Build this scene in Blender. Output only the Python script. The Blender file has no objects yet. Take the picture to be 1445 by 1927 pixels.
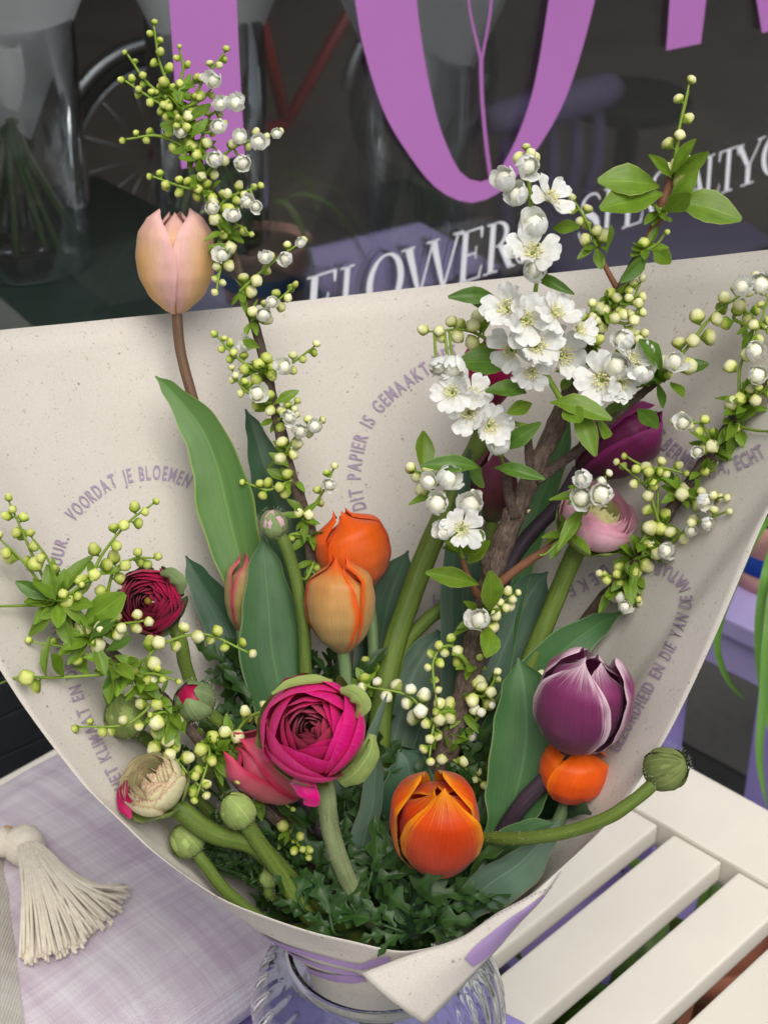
import bpy, bmesh, math, random
from mathutils import Vector, Matrix, noise
from mathutils.bvhtree import BVHTree
R = math.radians
random.seed(11)
rnd = random.random
def ru(a, b): return a + (b - a) * rnd()

# ------------------------------------------------------------------ camera, light, exposure
SC = bpy.context.scene
F, CX, CY, PITCH, CAMZ = 3200.0, 722.5, 963.5, R(31), 1.40
cam_data = bpy.data.cameras.new('camera')
cam = bpy.data.objects.new('camera', cam_data)
SC.collection.objects.link(cam)
cam.location = (0, 0, CAMZ)
cam.rotation_euler = (R(90) - PITCH, 0, 0)
cam_data.sensor_fit = 'VERTICAL'
cam_data.sensor_height = 36.0
cam_data.lens = F / 1927 * 36.0
cam_data.clip_start = 0.05
cam_data.clip_end = 200
cam_data.dof.use_dof = True
cam_data.dof.focus_distance = 0.93
cam_data.dof.aperture_fstop = 16
SC.camera = cam
world = bpy.data.worlds.new('World')
SC.world = world
world.use_nodes = True
wn = world.node_tree
sky = wn.nodes.new('ShaderNodeTexSky')
sky.sky_type = 'NISHITA'
sky.sun_disc = False
SUN_EL, SUN_AZ = R(58), math.atan2(0.30, -0.95)      # azimuth measured from +Y towards +X
sky.sun_elevation = SUN_EL
sky.sun_rotation = SUN_AZ
sky.air_density = 1.0
sky.dust_density = 3.5
sky.ozone_density = 0.6
hs = wn.nodes.new('ShaderNodeHueSaturation')          # overcast: the whole sky is greyer than a clear one
hs.inputs['Saturation'].default_value = 0.30
wn.links.new(sky.outputs[0], hs.inputs['Color'])
wn.links.new(hs.outputs[0], wn.nodes['Background'].inputs[0])
wn.nodes['Background'].inputs[1].default_value = 0.09
sun_data = bpy.data.lights.new('sun', 'SUN')
sun_data.energy = 1.5
sun_data.angle = R(40)
sun_data.color = (1.0, 0.955, 0.88)
sun = bpy.data.objects.new('sun', sun_data)
SC.collection.objects.link(sun)
sd = Vector((math.sin(SUN_AZ) * math.cos(SUN_EL), math.cos(SUN_AZ) * math.cos(SUN_EL), math.sin(SUN_EL)))
sun.rotation_euler = sd.to_track_quat('Z', 'Y').to_euler()
sun.location = sd * 6
SC.view_settings.view_transform = 'Standard'
SC.view_settings.look = 'None'
SC.view_settings.gamma = 1.0
SC.view_settings.use_curve_mapping = False
SC.view_settings.exposure = 0.50
SC.cycles.max_bounces = 10
SC.cycles.transparent_max_bounces = 16
SC.cycles.use_denoising = True

# ------------------------------------------------------------------ pixel helpers (photo is 1445 x 1927)
FW = Vector((0, math.cos(PITCH), -math.sin(PITCH)))
RT = Vector((1, 0, 0))
UP = Vector((0, math.sin(PITCH), math.cos(PITCH)))
CAM = Vector((0, 0, CAMZ))
def ray(px, py): return FW + RT * ((px - CX) / F) - UP * ((py - CY) / F)      # unit depth
def P(px, py, d): return CAM + ray(px, py) * d
def onz(px, py, z):
    r = ray(px, py)
    return CAM + r * ((z - CAMZ) / r.z)
WA = R(50.7)
WT = Vector((math.sin(WA), math.cos(WA), 0))          # along the shop front
WN = Vector((math.cos(WA), -math.sin(WA), 0))         # out of the shop front, to the street
WD = -1.25
def onwin(px, py, off=0.0):
    r = ray(px, py)
    return CAM + r * ((WD + off - CAM.dot(WN)) / r.dot(WN))
def wpt(s, n, z): return WT * s + WN * (WD + n) + Vector((0, 0, z))           # shop-front coordinates
def pix(p):
    q = Vector(p) - CAM
    d = q.dot(FW)
    return (CX + q.dot(RT) / d * F, CY - q.dot(UP) / d * F, d)

# ------------------------------------------------------------------ object helpers
COL = SC.collection
WORLD = {}
def attach(o, parent=None, M=None):
    M = M or Matrix.Identity(4)
    if o.name not in COL.objects: COL.objects.link(o)
    if parent is not None:
        o.parent = parent
        o.matrix_basis = WORLD[parent.name].inverted() @ M
    else:
        o.matrix_basis = M
    WORLD[o.name] = M
    return o
def tag(o, label, cat=None, group=None, kind=None):
    if label: o['label'] = label
    if cat: o['category'] = cat
    if group: o['group'] = group
    if kind: o['kind'] = kind
    return o
def thing(name, loc, label, cat, group=None):
    o = bpy.data.objects.new(name, None)
    o.empty_display_size = 0.01
    attach(o, None, Matrix.Translation(Vector(loc)))
    return tag(o, label, cat, group)
def mesh(name, verts, faces, mat, uvs=None, smooth=True):
    me = bpy.data.meshes.new(name)
    me.from_pydata([tuple(v) for v in verts], [], faces)
    if uvs:
        lay = me.uv_layers.new(name='UVMap')
        for l in me.loops: lay.data[l.index].uv = uvs[l.vertex_index]
    mats = mat if isinstance(mat, (list, tuple)) else [mat]
    for m in mats: me.materials.append(m)
    if smooth: me.polygons.foreach_set('use_smooth', [True] * len(me.polygons))
    me.update()
    return me
def obj(name, me, parent=None, M=None):
    return attach(bpy.data.objects.new(name, me), parent, M)
def grid_faces(nu, nv, wrap=False):
    fs = []
    for i in range(nu - (0 if wrap else 1)):
        for j in range(nv - 1):
            a, b = i * nv + j, ((i + 1) % nu) * nv + j
            fs.append((a, b, b + 1, a + 1))
    return fs
def box(name, mat, parent, origin, ax, ay, az, x0, x1, y0, y1, z0, z1, bev=0.0):
    bm = bmesh.new()
    vs = [bm.verts.new(Vector((x, y, z))) for x in (x0, x1) for y in (y0, y1) for z in (z0, z1)]
    for f in ((0, 1, 3, 2), (4, 6, 7, 5), (0, 4, 5, 1), (2, 3, 7, 6), (0, 2, 6, 4), (1, 5, 7, 3)): bm.faces.new([vs[i] for i in f])
    bmesh.ops.recalc_face_normals(bm, faces=bm.faces)
    if bev: bmesh.ops.bevel(bm, geom=list(bm.edges), offset=bev, segments=2, affect='EDGES', profile=0.7)
    me = bpy.data.meshes.new(name)
    bm.to_mesh(me); bm.free()
    me.materials.append(mat)
    if bev: me.polygons.foreach_set('use_smooth', [False] * len(me.polygons))
    M = Matrix.Identity(4)
    for i, a in enumerate((ax, ay, az)):
        for k in range(3): M[k][i] = a[k]
    for k in range(3): M[k][3] = origin[k]
    return obj(name, me, parent, M)
def catmull(pts, n=8):
    pts = [Vector(p) for p in pts]
    if len(pts) < 3:
        return [pts[0].lerp(pts[-1], i / n) for i in range(n + 1)]
    e = [pts[0] * 2 - pts[1]] + pts + [pts[-1] * 2 - pts[-2]]
    out = []
    for i in range(1, len(e) - 2):
        a, b, c, d = e[i - 1], e[i], e[i + 1], e[i + 2]
        for k in range(n):
            t = k / n
            out.append(0.5 * ((2 * b) + (c - a) * t + (2 * a - 5 * b + 4 * c - d) * t * t + (3 * b - a - 3 * c + d) * t ** 3))
    out.append(pts[-1])
    return out
def frames(path, up=None):
    T = []
    for i in range(len(path)):
        t = path[min(i + 1, len(path) - 1)] - path[max(i - 1, 0)]
        T.append(t.normalized() if t.length > 1e-9 else Vector((0, 0, 1)))
    u = up or (Vector((1, 0, 0)) if abs(T[0].x) < 0.8 else Vector((0, 1, 0)))
    out = []
    for t in T:
        s = u - t * u.dot(t)
        s = s.normalized() if s.length > 1e-6 else t.orthogonal().normalized()
        out.append((t, s, t.cross(s)))
        u = s
    return out
def tube_data(path, rad, n=8, rough=0.0, cap=True, uvlen=1.0):
    fr = frames(path)
    vs, uvs = [], []
    m = len(path)
    for i, p in enumerate(path):
        r = rad(i / (m - 1)) if callable(rad) else rad
        t, s, b = fr[i]
        for k in range(n):
            a = 2 * math.pi * k / n
            rr = r * (1 + (rough * (noise.noise(Vector((p.x * 150 + k * 1.7, p.y * 150, p.z * 150))))) if rough else 1)
            vs.append(p + (s * math.cos(a) + b * math.sin(a)) * rr)
            uvs.append((k / n, i / (m - 1)))
    fs = []
    for i in range(m - 1):
        for k in range(n):
            k2 = (k + 1) % n
            fs.append((i * n + k, i * n + k2, (i + 1) * n + k2, (i + 1) * n + k))
    if cap:
        fs.append(tuple(range(n - 1, -1, -1)))
        fs.append(tuple((m - 1) * n + k for k in range(n)))
    return vs, fs, uvs
def tube(name, path, rad, mat, parent, n=8, rough=0.0):
    v, f, u = tube_data(path, rad, n, rough)
    return obj(name, mesh(name, v, f, mat, u), parent)
def lathe(name, prof, mat, parent, origin, n=32, mod=None):
    vs = []
    for i in range(n):
        a = 2 * math.pi * i / n
        for (r, z) in prof:
            rr = r * (mod(a, z) if mod else 1)
            vs.append(Vector((rr * math.cos(a), rr * math.sin(a), z)) + Vector(origin))
    return obj(name, mesh(name, vs, grid_faces(n, len(prof), True), mat), parent)

# ------------------------------------------------------------------ materials
def srgb(r, g, b):
    f = lambda c: (c / 255 / 12.92) if c / 255 <= 0.04045 else ((c / 255 + 0.055) / 1.055) ** 2.4
    return (f(r), f(g), f(b), 1)
class NT:
    def __init__(s, name):
        s.m = bpy.data.materials.new(name)
        s.m.use_nodes = True
        s.t = s.m.node_tree
        s.b = s.t.nodes['Principled BSDF']
        s.out = s.t.nodes['Material Output']
    def n(s, typ, ins=None, **props):
        x = s.t.nodes.new(typ)
        for k, v in props.items(): setattr(x, k, v)
        for k, v in (ins or {}).items(): s.set(x, k, v)
        return x
    def set(s, x, k, v):
        if isinstance(v, bpy.types.NodeSocket): s.t.links.new(v, x.inputs[k])
        elif isinstance(v, bpy.types.Node): s.t.links.new(v.outputs[0], x.inputs[k])
        else: x.inputs[k].default_value = v
    def math(s, op, a, b=0.0, c=None):
        x = s.n('ShaderNodeMath', {0: a, 1: b}, operation=op)
        if c is not None: s.set(x, 2, c)
        return x.outputs[0]
    def ramp(s, fac, stops, interp='EASE'):
        x = s.n('ShaderNodeValToRGB', {0: fac})
        x.color_ramp.interpolation = interp
        while len(x.color_ramp.elements) < len(stops): x.color_ramp.elements.new(0.5)
        for e, (p, c) in zip(x.color_ramp.elements, stops):
            e.position = p
            e.color = c if len(c) == 4 else (*c, 1)
        return x.outputs[0]
    def mix(s, fac, a, b, mode='MIX'):
        x = s.n('ShaderNodeMix', data_type='RGBA', blend_type=mode)
        s.set(x, 0, fac); s.set(x, 6, a); s.set(x, 7, b)
        return x.outputs[2]
    def noise(s, vec, scale, detail=3.0, rough=0.55):
        x = s.n('ShaderNodeTexNoise', {'Scale': scale, 'Detail': detail, 'Roughness': rough})
        if vec is not None: s.set(x, 'Vector', vec)
        return x.outputs[0]
    def vmul(s, vec, sc): return s.n('ShaderNodeVectorMath', {0: vec, 1: sc}, operation='MULTIPLY').outputs[0]
    def uv(s): return s.n('ShaderNodeTexCoord').outputs['UV']
    def ob(s): return s.n('ShaderNodeTexCoord').outputs['Object']
    def rand(s): return s.n('ShaderNodeObjectInfo').outputs['Random']
    def bump(s, h, strength, dist=0.002):
        x = s.n('ShaderNodeBump', {'Height': h, 'Strength': strength, 'Distance': dist})
        s.t.links.new(x.outputs[0], s.b.inputs['Normal'])
        return x.outputs[0]
    def base(s, col, rough=0.5, spec=0.4):
        s.set(s.b, 'Base Color', col)
        s.set(s.b, 'Roughness', rough)
        s.set(s.b, 'Specular IOR Level', spec)
        return s
    def translucent(s, col, fac, normal=None):
        tr = s.n('ShaderNodeBsdfTranslucent', {'Color': col})
        if normal is not None: s.set(tr, 'Normal', normal)
        mx = s.n('ShaderNodeMixShader', {0: fac})
        s.t.links.new(s.b.outputs[0], mx.inputs[1])
        s.t.links.new(tr.outputs[0], mx.inputs[2])
        s.t.links.new(mx.outputs[0], s.out.inputs[0])
        return s

def petal_mat(name, bottom, mid, top, edge=None, edge_w=0.75, edge_f=0.0, center=None, center_f=0.0, streak=0.35, rough=0.42, trans=0.25, tip=None):
    k = NT(name)
    sp = k.n('ShaderNodeSeparateXYZ', {0: k.uv()})
    u, v = sp.outputs[0], sp.outputs[1]
    au = k.math('ABSOLUTE', k.math('SUBTRACT', k.math('MULTIPLY', u, 2.0), 1.0))
    rn = k.rand()
    off = k.n('ShaderNodeCombineXYZ', {0: rn, 1: rn, 2: 0.0})
    vec = k.n('ShaderNodeVectorMath', {0: k.vmul(k.uv(), (42, 2.2, 1)), 1: k.vmul(off, (37, 21, 0))}, operation='ADD').outputs[0]
    st = k.noise(vec, 1.0, 4.0, 0.65)
    vec2 = k.n('ShaderNodeVectorMath', {0: k.vmul(k.uv(), (3, 3, 1)), 1: k.vmul(off, (17, 51, 0))}, operation='ADD').outputs[0]
    bl = k.noise(vec2, 1.3, 3.0)
    vv = k.math('ADD', v, k.math('MULTIPLY', k.math('SUBTRACT', st, 0.5), 0.35))
    stops = [(0.0, bottom), (0.28, mid), (0.78, top)]
    if tip: stops.append((1.0, tip))
    col = k.ramp(vv, stops, 'LINEAR')
    if center:
        cf = k.math('MULTIPLY', k.math('POWER', k.math('SUBTRACT', 1.0, au), 1.3), center_f)
        col = k.mix(cf, col, center)
    if edge:
        e = k.n('ShaderNodeMapRange', {0: k.math('ADD', k.math('MAXIMUM', au, k.math('SUBTRACT', k.math('MULTIPLY', v, 1.25), 0.27)), k.math('MULTIPLY', k.math('SUBTRACT', st, 0.5), 0.55)), 1: edge_w, 2: 1.0, 3: 0.0, 4: edge_f}, interpolation_type='SMOOTHSTEP').outputs[0]
        col = k.mix(e, col, edge)
    sf = k.math('MULTIPLY', k.math('SUBTRACT', st, 0.5), streak * 2)
    dark = k.n('ShaderNodeHueSaturation', {'Hue': 0.5, 'Saturation': 1.05, 'Value': k.math('ADD', 0.97, k.math('ADD', sf, k.math('MULTIPLY', k.math('SUBTRACT', bl, 0.5), 0.45))), 'Fac': 1.0, 'Color': col}).outputs[0]
    k.base(dark, rough, 0.35)
    k.b.inputs['Sheen Weight'].default_value = 0.12
    nb = k.bump(st, 0.28, 0.0012)
    return k.translucent(dark, trans, nb).m

def leaf_mat(name, c1, c2, rough=0.5, trans=0.15, veins=26, margin=None, spec=0.4):
    k = NT(name)
    sp = k.n('ShaderNodeSeparateXYZ', {0: k.uv()})
    au = k.math('ABSOLUTE', k.math('SUBTRACT', k.math('MULTIPLY', sp.outputs[0], 2.0), 1.0))
    rn = k.rand()
    off = k.n('ShaderNodeCombineXYZ', {0: rn, 1: rn, 2: rn})
    vec = k.n('ShaderNodeVectorMath', {0: k.vmul(k.uv(), (veins, 1.2, 1)), 1: k.vmul(off, (31, 13, 0))}, operation='ADD').outputs[0]
    st = k.noise(vec, 1.0, 3.0, 0.6)
    bl = k.noise(k.n('ShaderNodeVectorMath', {0: k.vmul(k.uv(), (2.2, 5, 1)), 1: k.vmul(off, (11, 23, 0))}, operation='ADD').outputs[0], 1.0, 4.0)
    f = k.n('ShaderNodeMapRange', {0: k.math('ADD', k.math('MULTIPLY', st, 0.45), k.math('MULTIPLY', bl, 0.55)), 1: 0.3, 2: 0.7}).outputs[0]
    col = k.mix(f, c1, c2)
    col = k.mix(k.math('MULTIPLY', k.math('LESS_THAN', au, 0.04), 0.35), col, tuple(min(1, x * 1.7) for x in c2[:3]) + (1,))
    if margin:
        col = k.mix(k.math('MULTIPLY', k.math('GREATER_THAN', au, 0.94), 0.7), col, margin)
    hv = k.n('ShaderNodeHueSaturation', {'Hue': 0.5, 'Saturation': 1.0, 'Value': k.math('ADD', 0.82, k.math('MULTIPLY', rn, 0.36)), 'Fac': 1.0, 'Color': col}).outputs[0]
    k.base(hv, rough, spec)
    nb = k.bump(st, 0.2, 0.001)
    return k.translucent(k.mix(0.6, hv, (0.25, 0.42, 0.04, 1), 'MIX'), trans, nb).m

def plain(name, col, rough=0.5, spec=0.4, var=0.12, scale=60, bump=0.15, bdist=0.001, vec=None, metal=0.0):
    k = NT(name)
    o = k.ob()
    if vec: o = k.vmul(o, vec)
    nz = k.noise(o, scale, 4.0)
    c = k.n('ShaderNodeHueSaturation', {'Hue': 0.5, 'Saturation': 1.0, 'Value': k.math('ADD', 1 - var, k.math('MULTIPLY', nz, var * 2)), 'Fac': 1.0, 'Color': col}).outputs[0]
    k.base(c, rough, spec)
    k.b.inputs['Metallic'].default_value = metal
    if bump: k.bump(nz, bump, bdist)
    return k.m

def stem_mat(name, c1, c2, rough=0.55, spec=0.35, bump=0.35):
    k = NT(name)
    rn = k.rand()
    off = k.n('ShaderNodeCombineXYZ', {0: rn, 1: rn, 2: 0.0})
    st = k.noise(k.n('ShaderNodeVectorMath', {0: k.vmul(k.uv(), (14, 5, 1)), 1: k.vmul(off, (19, 7, 0))}, operation='ADD').outputs[0], 1.0, 4.0, 0.6)
    fine = k.noise(k.ob(), 900, 3.0, 0.7)
    big = k.noise(k.ob(), 28, 2.0)
    f = k.n('ShaderNodeMapRange', {0: k.math('ADD', k.math('MULTIPLY', st, 0.5), k.math('ADD', k.math('MULTIPLY', fine, 0.25), k.math('MULTIPLY', big, 0.25))), 1: 0.36, 2: 0.66}).outputs[0]
    k.base(k.mix(f, c1, c2), rough, spec)
    k.bump(k.math('ADD', st, k.math('MULTIPLY', fine, 0.6)), bump, 0.0009)
    return k.m
def paper_mat():
    k = NT('kraft_paper')
    o = k.ob()
    fib = k.noise(o, 900, 3.0, 0.7)
    big = k.noise(o, 9, 3.0)
    vor = k.n('ShaderNodeTexVoronoi', {'Vector': o, 'Scale': 430.0}, feature='F1')
    pick = k.noise(o, 210, 2.0)
    sz = k.n('ShaderNodeMapRange', {0: pick, 1: 0.46, 2: 0.72, 3: 0.0, 4: 0.40}).outputs[0]
    spk = k.math('LESS_THAN', vor.outputs['Distance'], sz)
    vor2 = k.n('ShaderNodeTexVoronoi', {'Vector': o, 'Scale': 190.0}, feature='F1')
    spk2 = k.math('LESS_THAN', vor2.outputs['Distance'], k.n('ShaderNodeMapRange', {0: k.noise(o, 110, 2.0), 1: 0.50, 2: 0.76, 3: 0.0, 4: 0.24}).outputs[0])
    base = k.mix(k.n('ShaderNodeMapRange', {0: k.math('ADD', k.math('MULTIPLY', fib, 0.6), k.math('MULTIPLY', big, 0.4)), 1: 0.35, 2: 0.65}).outputs[0], (0.60, 0.555, 0.50, 1), (0.71, 0.67, 0.615, 1))
    col = k.mix(k.math('MULTIPLY', spk, 0.38), base, (0.30, 0.24, 0.17, 1))
    col = k.mix(k.math('MULTIPLY', spk2, 0.6), col, (0.22, 0.17, 0.12, 1))
    k.base(col, 0.85, 0.15)
    nb = k.bump(fib, 0.12, 0.0004)
    return k.translucent(col, 0.10, nb).m
def bark_mat():
    k = NT('bark')
    u = k.uv()
    nz = k.noise(k.vmul(k.ob(), (1, 1, 1)), 260, 5.0, 0.7)
    st = k.noise(k.vmul(u, (9, 60, 1)), 1.0, 4.0, 0.7)
    wv = k.noise(k.vmul(u, (22, 26, 1)), 1.0, 5.0, 0.75)
    f = k.math('ADD', k.math('MULTIPLY', nz, 0.4), k.math('MULTIPLY', wv, 0.6))
    col = k.ramp(f, [(0.32, (0.040, 0.026, 0.019)), (0.5, (0.15, 0.105, 0.082)), (0.70, (0.33, 0.25, 0.20))], 'LINEAR')
    k.base(col, 0.75, 0.25)
    k.bump(k.math('ADD', wv, k.math('MULTIPLY', st, 0.4)), 1.0, 0.0035)
    return k.m
def bud_mat(name, calyx, low, high):
    k = NT(name)
    v = k.n('ShaderNodeSeparateXYZ', {0: k.uv()}).outputs[1]
    nz = k.noise(k.ob(), 2.5, 3.0)
    vv = k.math('ADD', v, k.math('MULTIPLY', k.math('SUBTRACT', nz, 0.5), 0.3))
    col = k.ramp(vv, [(0.26, calyx), (0.42, low), (0.80, high)], 'EASE')
    hv = k.n('ShaderNodeHueSaturation', {'Hue': 0.5, 'Saturation': 1.0, 'Value': k.math('ADD', 0.86, k.math('MULTIPLY', k.rand(), 0.26)), 'Fac': 1.0, 'Color': col}).outputs[0]
    k.base(hv, 0.5, 0.35)
    nb = k.bump(nz, 0.12, 0.10)
    return k.translucent(hv, 0.18, nb).m
def glass_pane():
    k = NT('window_glass')
    tr = k.n('ShaderNodeBsdfTransparent', {'Color': (0.975, 0.985, 0.98, 1)})
    gl = k.n('ShaderNodeBsdfGlossy', {'Color': (0.9, 0.92, 0.95, 1), 'Roughness': 0.0})
    fr = k.n('ShaderNodeFresnel', {'IOR': 1.5})
    mx = k.n('ShaderNodeMixShader', {0: k.math('MULTIPLY', fr.outputs[0], 0.75)})
    k.t.links.new(tr.outputs[0], mx.inputs[1]); k.t.links.new(gl.outputs[0], mx.inputs[2]); k.t.links.new(mx.outputs[0], k.out.inputs[0])
    return k.m
def glass_mat(name, col=(0.93, 0.98, 0.97, 1)):
    k = NT(name)
    k.base(col, 0.0, 0.5)
    k.b.inputs['Transmission Weight'].default_value = 1.0
    k.b.inputs['IOR'].default_value = 1.48
    return k.m
def fabric_mat(name, c1, c2, sc=1.0):
    k = NT(name)
    o = k.ob()
    def band(ax, s, d):
        vec = k.vmul(o, (s if ax == 0 else 6, s if ax == 1 else 6, 6))
        return k.noise(vec, 1.0, d, 0.6)
    wx, wy = band(0, 420 * sc, 2.0), band(1, 420 * sc, 2.0)
    px, py = band(0, 70 * sc, 2.0), band(1, 60 * sc, 2.0)
    fx = k.n('ShaderNodeTexWave', {'Vector': o, 'Scale': 190.0 * sc, 'Distortion': 1.2, 'Detail': 1.0, 'Detail Scale': 2.0}, bands_direction='X').outputs[1]
    fy = k.n('ShaderNodeTexWave', {'Vector': o, 'Scale': 190.0 * sc, 'Distortion': 1.2, 'Detail': 1.0, 'Detail Scale': 2.0}, bands_direction='Y').outputs[1]
    s = k.math('ADD', k.math('ADD', k.math('MULTIPLY', wx, 0.5), k.math('MULTIPLY', wy, 0.5)), k.math('ADD', k.math('MULTIPLY', px, 0.8), k.math('MULTIPLY', py, 0.8)))
    f = k.n('ShaderNodeMapRange', {0: s, 1: 1.02, 2: 1.58}).outputs[0]
    col = k.mix(f, c1, c2)
    th = k.math('ADD', fx, fy)
    col = k.mix(k.math('MULTIPLY', k.math('SUBTRACT', 1.0, k.math('MULTIPLY', th, 0.5)), 0.3), col, tuple(x * 0.55 for x in c1[:3]) + (1,))
    k.base(col, 0.9, 0.15)
    k.b.inputs['Sheen Weight'].default_value = 0.2
    k.bump(k.math('ADD', th, k.math('MULTIPLY', s, 0.5)), 0.55, 0.0015)
    return k.m

M = {}
M['paper'] = paper_mat()
M['ink'] = plain('printed_lilac_ink', (0.37, 0.29, 0.40, 1), 0.85, 0.15, 0.25, 700, 0)
M['ink_out'] = plain('printed_purple_ink', (0.36, 0.25, 0.47, 1), 0.8, 0.15, 0.12, 500, 0)
M['ink_grey'] = plain('stitch_grey_ink', (0.30, 0.28, 0.36, 1), 0.8, 0.15, 0.12, 500, 0)
M['bark'] = bark_mat()
M['twig'] = plain('young_red_twig', (0.20, 0.085, 0.045, 1), 0.55, 0.35, 0.35, 160, 0.4, 0.001)
M['shoot'] = plain('green_shoot', (0.20, 0.30, 0.035, 1), 0.45, 0.4, 0.2, 120, 0.1)
M['cut'] = plain('cut_wood', (0.50, 0.38, 0.20, 1), 0.7, 0.2, 0.2, 300, 0.3)
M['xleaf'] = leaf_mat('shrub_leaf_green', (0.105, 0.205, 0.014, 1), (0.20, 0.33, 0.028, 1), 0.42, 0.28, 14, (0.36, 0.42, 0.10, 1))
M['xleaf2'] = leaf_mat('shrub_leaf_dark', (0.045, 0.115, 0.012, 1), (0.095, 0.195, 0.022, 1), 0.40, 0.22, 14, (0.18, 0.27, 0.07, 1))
M['bud_green'] = bud_mat('bud_green', (0.20, 0.31, 0.03), (0.42, 0.52, 0.06), (0.70, 0.74, 0.22))
M['bud_cream'] = bud_mat('bud_cream', (0.28, 0.38, 0.05), (0.68, 0.70, 0.22), (0.86, 0.85, 0.50))
M['bud_white'] = bud_mat('bud_white', (0.34, 0.40, 0.10), (0.76, 0.77, 0.44), (0.90, 0.89, 0.76))
M['white_petal'] = petal_mat('white_blossom_petal', (0.72, 0.72, 0.42, 1), (0.86, 0.86, 0.80, 1), (0.90, 0.90, 0.88, 1), streak=0.06, rough=0.5, trans=0.28)
M['stamen'] = plain('pale_yellow_stamen', (0.80, 0.76, 0.36, 1), 0.6, 0.3, 0.15, 300, 0)
M['flower_eye'] = plain('green_flower_eye', (0.25, 0.27, 0.035, 1), 0.5, 0.4, 0.3, 400, 0.2)
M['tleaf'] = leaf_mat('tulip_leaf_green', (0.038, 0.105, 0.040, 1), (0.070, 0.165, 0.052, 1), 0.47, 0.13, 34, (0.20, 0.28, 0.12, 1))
M['tleaf_fresh'] = leaf_mat('tulip_leaf_fresh', (0.065, 0.155, 0.040, 1), (0.11, 0.225, 0.050, 1), 0.45, 0.18, 34, (0.28, 0.36, 0.08, 1))  # fresher, yellower leaf green
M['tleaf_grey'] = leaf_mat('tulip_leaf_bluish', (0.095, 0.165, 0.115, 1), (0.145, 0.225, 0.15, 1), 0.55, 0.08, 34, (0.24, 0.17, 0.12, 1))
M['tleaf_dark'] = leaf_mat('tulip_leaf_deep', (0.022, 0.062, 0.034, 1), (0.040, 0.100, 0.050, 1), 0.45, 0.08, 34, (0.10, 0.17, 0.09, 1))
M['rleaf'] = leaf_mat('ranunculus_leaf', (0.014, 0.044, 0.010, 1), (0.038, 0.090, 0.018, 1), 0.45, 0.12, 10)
M['rstem'] = stem_mat('ranunculus_stem', (0.065, 0.115, 0.016, 1), (0.155, 0.215, 0.035, 1), 0.6, 0.3)
M['rstem_grey'] = stem_mat('ranunculus_stem_downy', (0.13, 0.18, 0.065, 1), (0.29, 0.33, 0.17, 1), 0.8, 0.2, 0.6)
M['tstem'] = stem_mat('tulip_stem', (0.095, 0.165, 0.065, 1), (0.17, 0.255, 0.105, 1))
M['tstem_brown'] = stem_mat('tulip_stem_brown', (0.085, 0.040, 0.022, 1), (0.17, 0.095, 0.055, 1))
M['tstem_purple'] = stem_mat('tulip_stem_purple', (0.022, 0.014, 0.022, 1), (0.068, 0.042, 0.062, 1))
M['sepal'] = leaf_mat('downy_sepal', (0.20, 0.28, 0.075, 1), (0.33, 0.41, 0.13, 1), 0.75, 0.10, 20, None, 0.2)
M['sepal_grey'] = leaf_mat('downy_sepal_grey', (0.13, 0.19, 0.075, 1), (0.24, 0.31, 0.14, 1), 0.8, 0.06, 20, None, 0.15)
M['sepal_olive'] = leaf_mat('downy_sepal_olive', (0.10, 0.135, 0.035, 1), (0.21, 0.25, 0.085, 1), 0.8, 0.06, 16, None, 0.15)
M['down'] = plain('pale_down', (0.52, 0.53, 0.38, 1), 0.9, 0.1, 0.1, 100, 0)
# tulip petals
M['t_peach'] = petal_mat('peach_tulip_petal', (0.80, 0.50, 0.38, 1), (0.88, 0.57, 0.47, 1), (0.88, 0.58, 0.48, 1), (0.90, 0.56, 0.55, 1), 0.35, 0.85, (0.84, 0.53, 0.16, 1), 0.85, 0.10)
M['t_orange_back'] = petal_mat('coral_orange_tulip_petal', (0.60, 0.16, 0.085, 1), (0.80, 0.19, 0.07, 1), (0.86, 0.15, 0.03, 1), (0.84, 0.11, 0.02, 1), 0.6, 0.7, None, 0, 0.14)
M['t_orange_green'] = petal_mat('orange_green_flamed_tulip_petal', (0.46, 0.36, 0.16, 1), (0.60, 0.40, 0.17, 1), (0.68, 0.33, 0.11, 1), (0.88, 0.10, 0.012, 1), 0.70, 0.95, None, 0, 0.24, tip=(0.88, 0.08, 0.01, 1))
M['t_orange_yellow'] = petal_mat('orange_yellow_tulip_petal', (0.52, 0.085, 0.05, 1), (0.62, 0.075, 0.034, 1), (0.82, 0.095, 0.012, 1), (0.94, 0.36, 0.01, 1), 0.70, 0.95, (0.60, 0.065, 0.03, 1), 0.75, 0.20)
M['t_orange_right'] = petal_mat('bright_orange_tulip_petal', (0.58, 0.05, 0.035, 1), (0.82, 0.10, 0.018, 1), (0.90, 0.13, 0.008, 1), (0.92, 0.22, 0.008, 1), 0.75, 0.8, None, 0, 0.12)
M['t_pink'] = petal_mat('pink_tulip_petal', (0.62, 0.23, 0.25, 1), (0.70, 0.22, 0.24, 1), (0.70, 0.13, 0.21, 1), (0.72, 0.04, 0.12, 1), 0.72, 0.85, None, 0, 0.15)
M['t_bud'] = petal_mat('green_pink_tulip_petal', (0.38, 0.35, 0.14, 1), (0.36, 0.32, 0.11, 1), (0.44, 0.27, 0.13, 1), (0.55, 0.07, 0.14, 1), 0.72, 0.9, None, 0, 0.15, tip=(0.60, 0.02, 0.12, 1))
M['t_purple'] = petal_mat('white_edged_purple_tulip_petal', (0.095, 0.032, 0.085, 1), (0.15, 0.032, 0.095, 1), (0.25, 0.045, 0.145, 1), (0.84, 0.64, 0.72, 1), 0.74, 0.92, None, 0, 0.18)
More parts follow.
